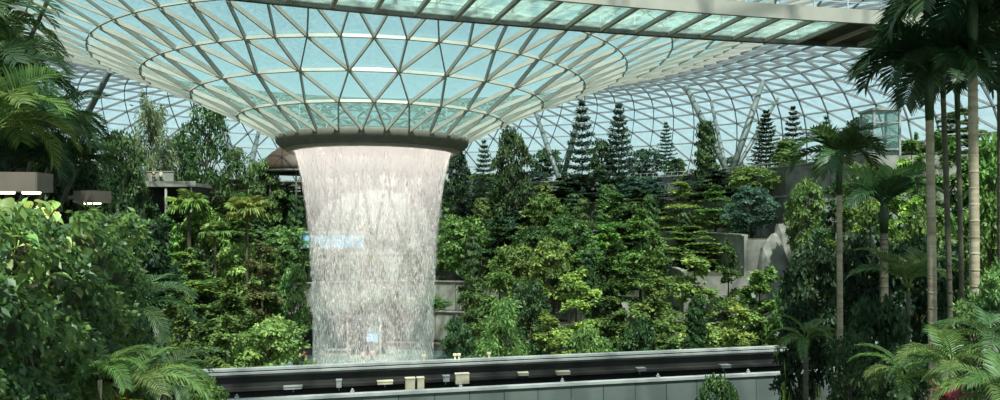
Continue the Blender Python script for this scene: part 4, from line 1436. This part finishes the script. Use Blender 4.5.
# ------------------------------------------------------------------ small buildings and people on the slope
q = PX(172, 190, 98); gz = ground_z(q.x, q.y)
s = empty('terrace_shelter', (q.x, q.y, gz)); tag(s, 'dark open shelter with a flat concrete roof above the pale fan palms', 'shelter')
zt = q.z + 0.6 - gz
mb = MB(); mb.box((0, 0, zt), (8.6, 5.0, 0.5)); mb.box((0, -2.4, zt + 0.35), (8.6, 0.2, 0.25)); mb.build('roof_slab', M['concrete'], s)
mb = MB(); mb.box((0, 2.2, zt / 2), (8.4, 0.3, zt)); mb.box((4.0, 0, zt / 2), (0.3, 4.4, zt)); mb.build('back_wall', M['black'], s)
for x in (-3.6, 0.2, 3.6):
    mb = MB(); mb.tube([(x, -2.2, 0), (x, -2.2, zt)], 0.16, 10); mb.build('post', M['concrete'], s)
mb = MB(); mb.box((-1.0, -1.2, zt + 1.0), (3.6, 0.2, 1.6)); mb.box((-1.0, -1.2, zt + 1.85), (3.8, 0.34, 0.14)); mb.build('parapet', M['concrete'], s)
SH_TOP = Vector((q.x, q.y, gz + zt + 0.25))

q = PX(299, 170, 116); gz = ground_z(q.x, q.y)
s = empty('canopy_pavilion', (q.x, q.y, gz)); tag(s, 'dark brown domed canopy half hidden behind the waterfall rim', 'pavilion')
zz = PX(286, 172, 116).z - gz; hh = PX(286, 145, 116).z - PX(286, 172, 116).z
mb = MB(); mb.lathe([(5.9, zz)] + [(5.9 * math.cos(k * PI / 16), zz + hh * math.sin(k * PI / 16)) for k in range(1, 9)] + [(0.01, zz + hh - 0.2), (4.4, zz + hh * 0.55), (5.6, zz)], 40, closed_prof=True); mb.build('dome', M['brown'], s)
mb = MB(); mb.lathe([(5.7, zz - 0.3), (6.2, zz - 0.3), (6.2, zz + 0.1), (5.7, zz + 0.1)], 40, closed_prof=True); mb.build('eaves_ring', M['darkbeam'], s)
for k in range(8):
    a = k * PI / 4 + 0.2
    mb = MB(); mb.tube([(5.7 * math.cos(a), 5.7 * math.sin(a), 0), (5.7 * math.cos(a), 5.7 * math.sin(a), zz)], 0.14, 8); mb.build('post', M['darkbeam'], s)

# pale blue glazed box behind the water
q = PX(334, 240, 106); gz = ground_z(q.x, q.y)
s = empty('glazed_box', (q.x, q.y, gz)); tag(s, 'pale blue glazed box behind the falling water, half way down', 'booth')
h0 = PX(0, 247, 106).z - gz; h1 = PX(0, 233, 106).z - gz; ww = 62 / F * 106
mb = MB(); mb.box((0, 0, (h0 + h1) / 2), (ww, 2.4, h1 - h0)); mb.build('body', M['blue'], s)
mb = MB(); mb.box((0, 0, h1 + 0.1), (ww + 0.4, 2.8, 0.2)); mb.box((0, 0, h0 - 0.1), (ww + 0.4, 2.8, 0.2)); mb.build('edge_trim', M['cap'], s)
for k in range(7):
    mb = MB(); mb.box((-ww / 2 + ww * k / 6, -1.24, (h0 + h1) / 2), (0.1, 0.1, h1 - h0)); mb.build('mullion', M['white'], s)
for x in (-ww * 0.4, 0, ww * 0.4):
    mb = MB(); mb.tube([(x, 0, 0), (x, 0, h0)], 0.2, 10); mb.build('post', M['concrete'], s)

# kiosk at the foot of the slope
q = PX(336, 354, 94.5); gz = -18.0
s = empty('kiosk', (q.x, q.y - 1.5, gz)); tag(s, 'dark flat-roofed kiosk with a blue screen at the foot of the falling water', 'kiosk')
hk = PX(0, 317, 93).z - gz
mb = MB(); mb.box((0, 0, hk), (13.5, 3.4, 0.35)); mb.build('roof_slab', M['darkbeam'], s)
mb = MB(); mb.box((0, 1.4, hk / 2), (13.2, 0.25, hk)); mb.build('back_wall', M['darkbeam'], s)
for x in (-6.4, -2.2, 2.2, 6.4):
    mb = MB(); mb.box((x, -1.5, hk / 2), (0.22, 0.22, hk)); mb.build('post', M['cap'], s)
for x, w in ((-4.9, 1.7), (5.2, 1.5)):
    mb = MB(); mb.box((x, -0.6, hk * 0.60), (w, 0.14, 1.9)); sc_ = mb.build('screen', M['blue'], s)
    mb = MB(); mb.box((x, -0.5, hk * 0.3), (0.12, 0.12, hk * 0.6)); mb.build('stand', M['darkbeam'], sc_)
mb = MB(); mb.box((0, 0.2, 0.55), (4.6, 1.0, 1.1)); mb.box((0, 0.1, 1.13), (4.8, 1.2, 0.08)); mb.build('counter', M['rail'], s)

# pale lift tower on the right
q = PX(880, 160, 82); gz = ground_z(q.x, q.y)
s = empty('lift_tower', (q.x, q.y, gz)); tag(s, 'pale glass lift tower behind the palms on the right', 'tower')
ht = PX(0, 112, 82).z - gz; hw = 1.45
for sx in (-1, 1):
    for sy in (-1, 1):
        mb = MB(); mb.box((sx * hw, sy * hw, ht / 2), (0.22, 0.22, ht)); mb.build('post', M['cap'], s)
k = 0
while k * 1.5 < ht:
    mb = MB()
    for sx, sy, lx, ly in ((0, -1, 2 * hw, 0.16), (0, 1, 2 * hw, 0.16), (-1, 0, 0.16, 2 * hw), (1, 0, 0.16, 2 * hw)):
        mb.box((sx * hw, sy * hw, k * 1.5 + 0.1), (lx, ly, 0.16))
    mb.build('ring_beam', M['cap'], s)
    if (k + 1) * 1.5 < ht + 0.6:
        for sx, sy, lx, ly in ((0, -1, 2 * hw - 0.3, 0.03), (1, 0, 0.03, 2 * hw - 0.3), (-1, 0, 0.03, 2 * hw - 0.3)):
            mb = MB(); mb.box((sx * hw, sy * hw, k * 1.5 + 0.9), (lx, ly, 1.35)); mb.build('pane', M['deckglass'], s)
    k += 1
mb = MB(); mb.box((0, 0, ht + 0.1), (3.4, 3.4, 0.25)); mb.build('roof_slab', M['cap'], s)

# rocks of the small cascade on the right slope
for px, py, Y, hp, wp, lab in ((790, 206, 72, 34, 34, 'tall grey rock of the small cascade, right of the concrete wall'), (776, 236, 71, 26, 36, 'broad grey rock at the foot of the small cascade'),
                               (806, 232, 70, 30, 30, 'leaning grey rock beside the tall one at the small cascade')):
    q = PX(px, py, Y)
    gz = -18.0
    w = wp / F * Y; h = q.z - gz

    bm = _bm.new(); _bm.ops.create_icosphere(bm, subdivisions=3, radius=1.0)
    for v in bm.verts:
        d = v.co.normalized()
        k = 1 + 0.16 * math.sin(d.x * 3 + px) * math.cos(d.y * 2.6) + 0.07 * math.sin(d.z * 7 + d.x * 4)
        v.co = Vector((d.x * w * 0.5 * k * (1.25 - 0.35 * d.z), d.y * w * 0.5 * k * (1.25 - 0.35 * d.z), (d.z * 0.5 * k + 0.5) * h))
        v.co.z = max(0, v.co.z)
    me = bpy.data.meshes.new('rock'); bm.to_mesh(me); bm.free(); me.materials.append(M['concrete'])
    tag(link('rock', me, None, (q.x, q.y, gz)), lab, 'rock', 'rocks of the small cascade')

# railing on the top terrace
rl = empty('terrace_railing', (CX, CY, T_Z[-1])); tag(rl, 'thin steel railing along the top terrace below the slanting columns', 'railing')
ra = 52.5
angs = [math.radians(15 + k * 1.3) for k in range(62)]
for z in (1.15, 0.6):
    mb = MB(); mb.tube([(ra * math.cos(a), ra * math.sin(a), z) for a in angs], 0.035, 6); mb.build('rail', M['rail'], rl)
mb = MB(); mb.box((0, 0, 0.58), (0.06, 0.06, 1.16)); mb.box((0, 0, 0.03), (0.16, 0.16, 0.06)); pm = mb.mesh('post', M['rail'])
for a in angs: link('post', pm, rl, (ra * math.cos(a), ra * math.sin(a), 0))


def person(loc, face, top, legs, label, arm=0.2, group='visitors'):
    """standing figure grown over a joint skeleton; clothing lies over the body"""
    o = empty('person', loc, face); tag(o, label, 'person', group)
    def skinned(name, V_, E_, rad, mat):
        me = bpy.data.meshes.new(name); me.from_pydata(V_, E_, []); me.materials.append(mat)
        ob = link(name, me, o)
        md = ob.modifiers.new('skin', 'SKIN'); md.use_smooth_shade = True
        for v, r in zip(me.skin_vertices[0].data, rad): v.radius = r if isinstance(r, tuple) else (r, r)
        me.skin_vertices[0].data[0].use_root = True
        ob.modifiers.new('sub', 'SUBSURF').levels = 1
        ob.modifiers['sub'].render_levels = 1
        return ob
    body = [(0, 0, 0.95), (0, 0, 1.15), (0, 0, 1.38), (0, 0, 1.50), (0, -0.01, 1.58), (0, -0.02, 1.70),
            (0.10, 0, 0.88), (0.11, -0.02, 0.50), (0.11, 0.02, 0.09), (0.12, -0.13, 0.04), (-0.10, 0, 0.88), (-0.11, 0.02, 0.50), (-0.11, 0.05, 0.09), (-0.12, -0.10, 0.04),
            (0.19, 0, 1.40), (0.24, arm * 0.3, 1.13), (0.24, -arm, 0.90), (0.24, -arm * 1.3, 0.80), (-0.19, 0, 1.40), (-0.25, 0.04, 1.13), (-0.24, -0.06, 0.88), (-0.24, -0.09, 0.78)]
    ed = [(0, 1), (1, 2), (2, 3), (3, 4), (4, 5), (0, 6), (6, 7), (7, 8), (8, 9), (0, 10), (10, 11), (11, 12), (12, 13), (2, 14), (14, 15), (15, 16), (16, 17), (2, 18), (18, 19), (19, 20), (20, 21)]
    rd = [(0.15, 0.11), (0.14, 0.10), (0.16, 0.10), 0.05, 0.075, 0.09, 0.085, 0.06, 0.045, 0.04, 0.085, 0.06, 0.045, 0.04, 0.055, 0.045, 0.036, 0.03, 0.055, 0.045, 0.036, 0.03]
    skinned('body', body, ed, rd, M['skin'])
    skinned('shirt', [(0, 0, 0.93), (0, 0, 1.15), (0, 0, 1.38), (0.19, 0, 1.41), (0.23, arm * 0.2, 1.2), (-0.19, 0, 1.41), (-0.235, 0.03, 1.2)], [(0, 1), (1, 2), (2, 3), (3, 4), (2, 5), (5, 6)],
            [(0.17, 0.13), (0.16, 0.12), (0.175, 0.12), 0.07, 0.062, 0.07, 0.062], M[top])
    skinned('trousers', [(0, 0, 0.97), (0.10, 0, 0.86), (0.11, -0.02, 0.50), (0.11, 0.02, 0.14), (-0.10, 0, 0.86), (-0.11, 0.02, 0.50), (-0.11, 0.05, 0.14)], [(0, 1), (1, 2), (2, 3), (0, 4), (4, 5), (5, 6)],
            [(0.16, 0.125), 0.10, 0.075, 0.06, 0.10, 0.075, 0.06], M[legs])
    hm = MB(); hm.lathe([(0.01, 0.135), (0.06, 0.12), (0.095, 0.06), (0.10, 0.0), (0.085, -0.04), (0.075, -0.02), (0.08, 0.04), (0.01, 0.1)], 14, (0, 0.015, 1.70)); hm.build('hair', M['navy'], o)
    return o


person((SH_TOP.x - 1.6, SH_TOP.y - 1.9, SH_TOP.z), 0.3, 'navy', 'navy', 'visitor in dark clothes standing on the shelter roof at the left')
person((SH_TOP.x - 0.7, SH_TOP.y - 1.8, SH_TOP.z), -0.2, 'white', 'navy', 'visitor in a white shirt beside the one in dark clothes')
for px, top, lab in ((305, 'red', 'visitor in red by the blue screen, left of the falling water'), (372, 'red', 'visitor in red seen through the falling water'),
                     (323, 'white', 'visitor in white at the left edge of the falling water'), (364, 'white', 'visitor in white beside the red one behind the water')):
    q = PX(px, 340, 90.0)
    person((q.x, q.y + R.uniform(-0.8, 0.2), -18.0), R.uniform(-1, 1), top, 'navy', lab)
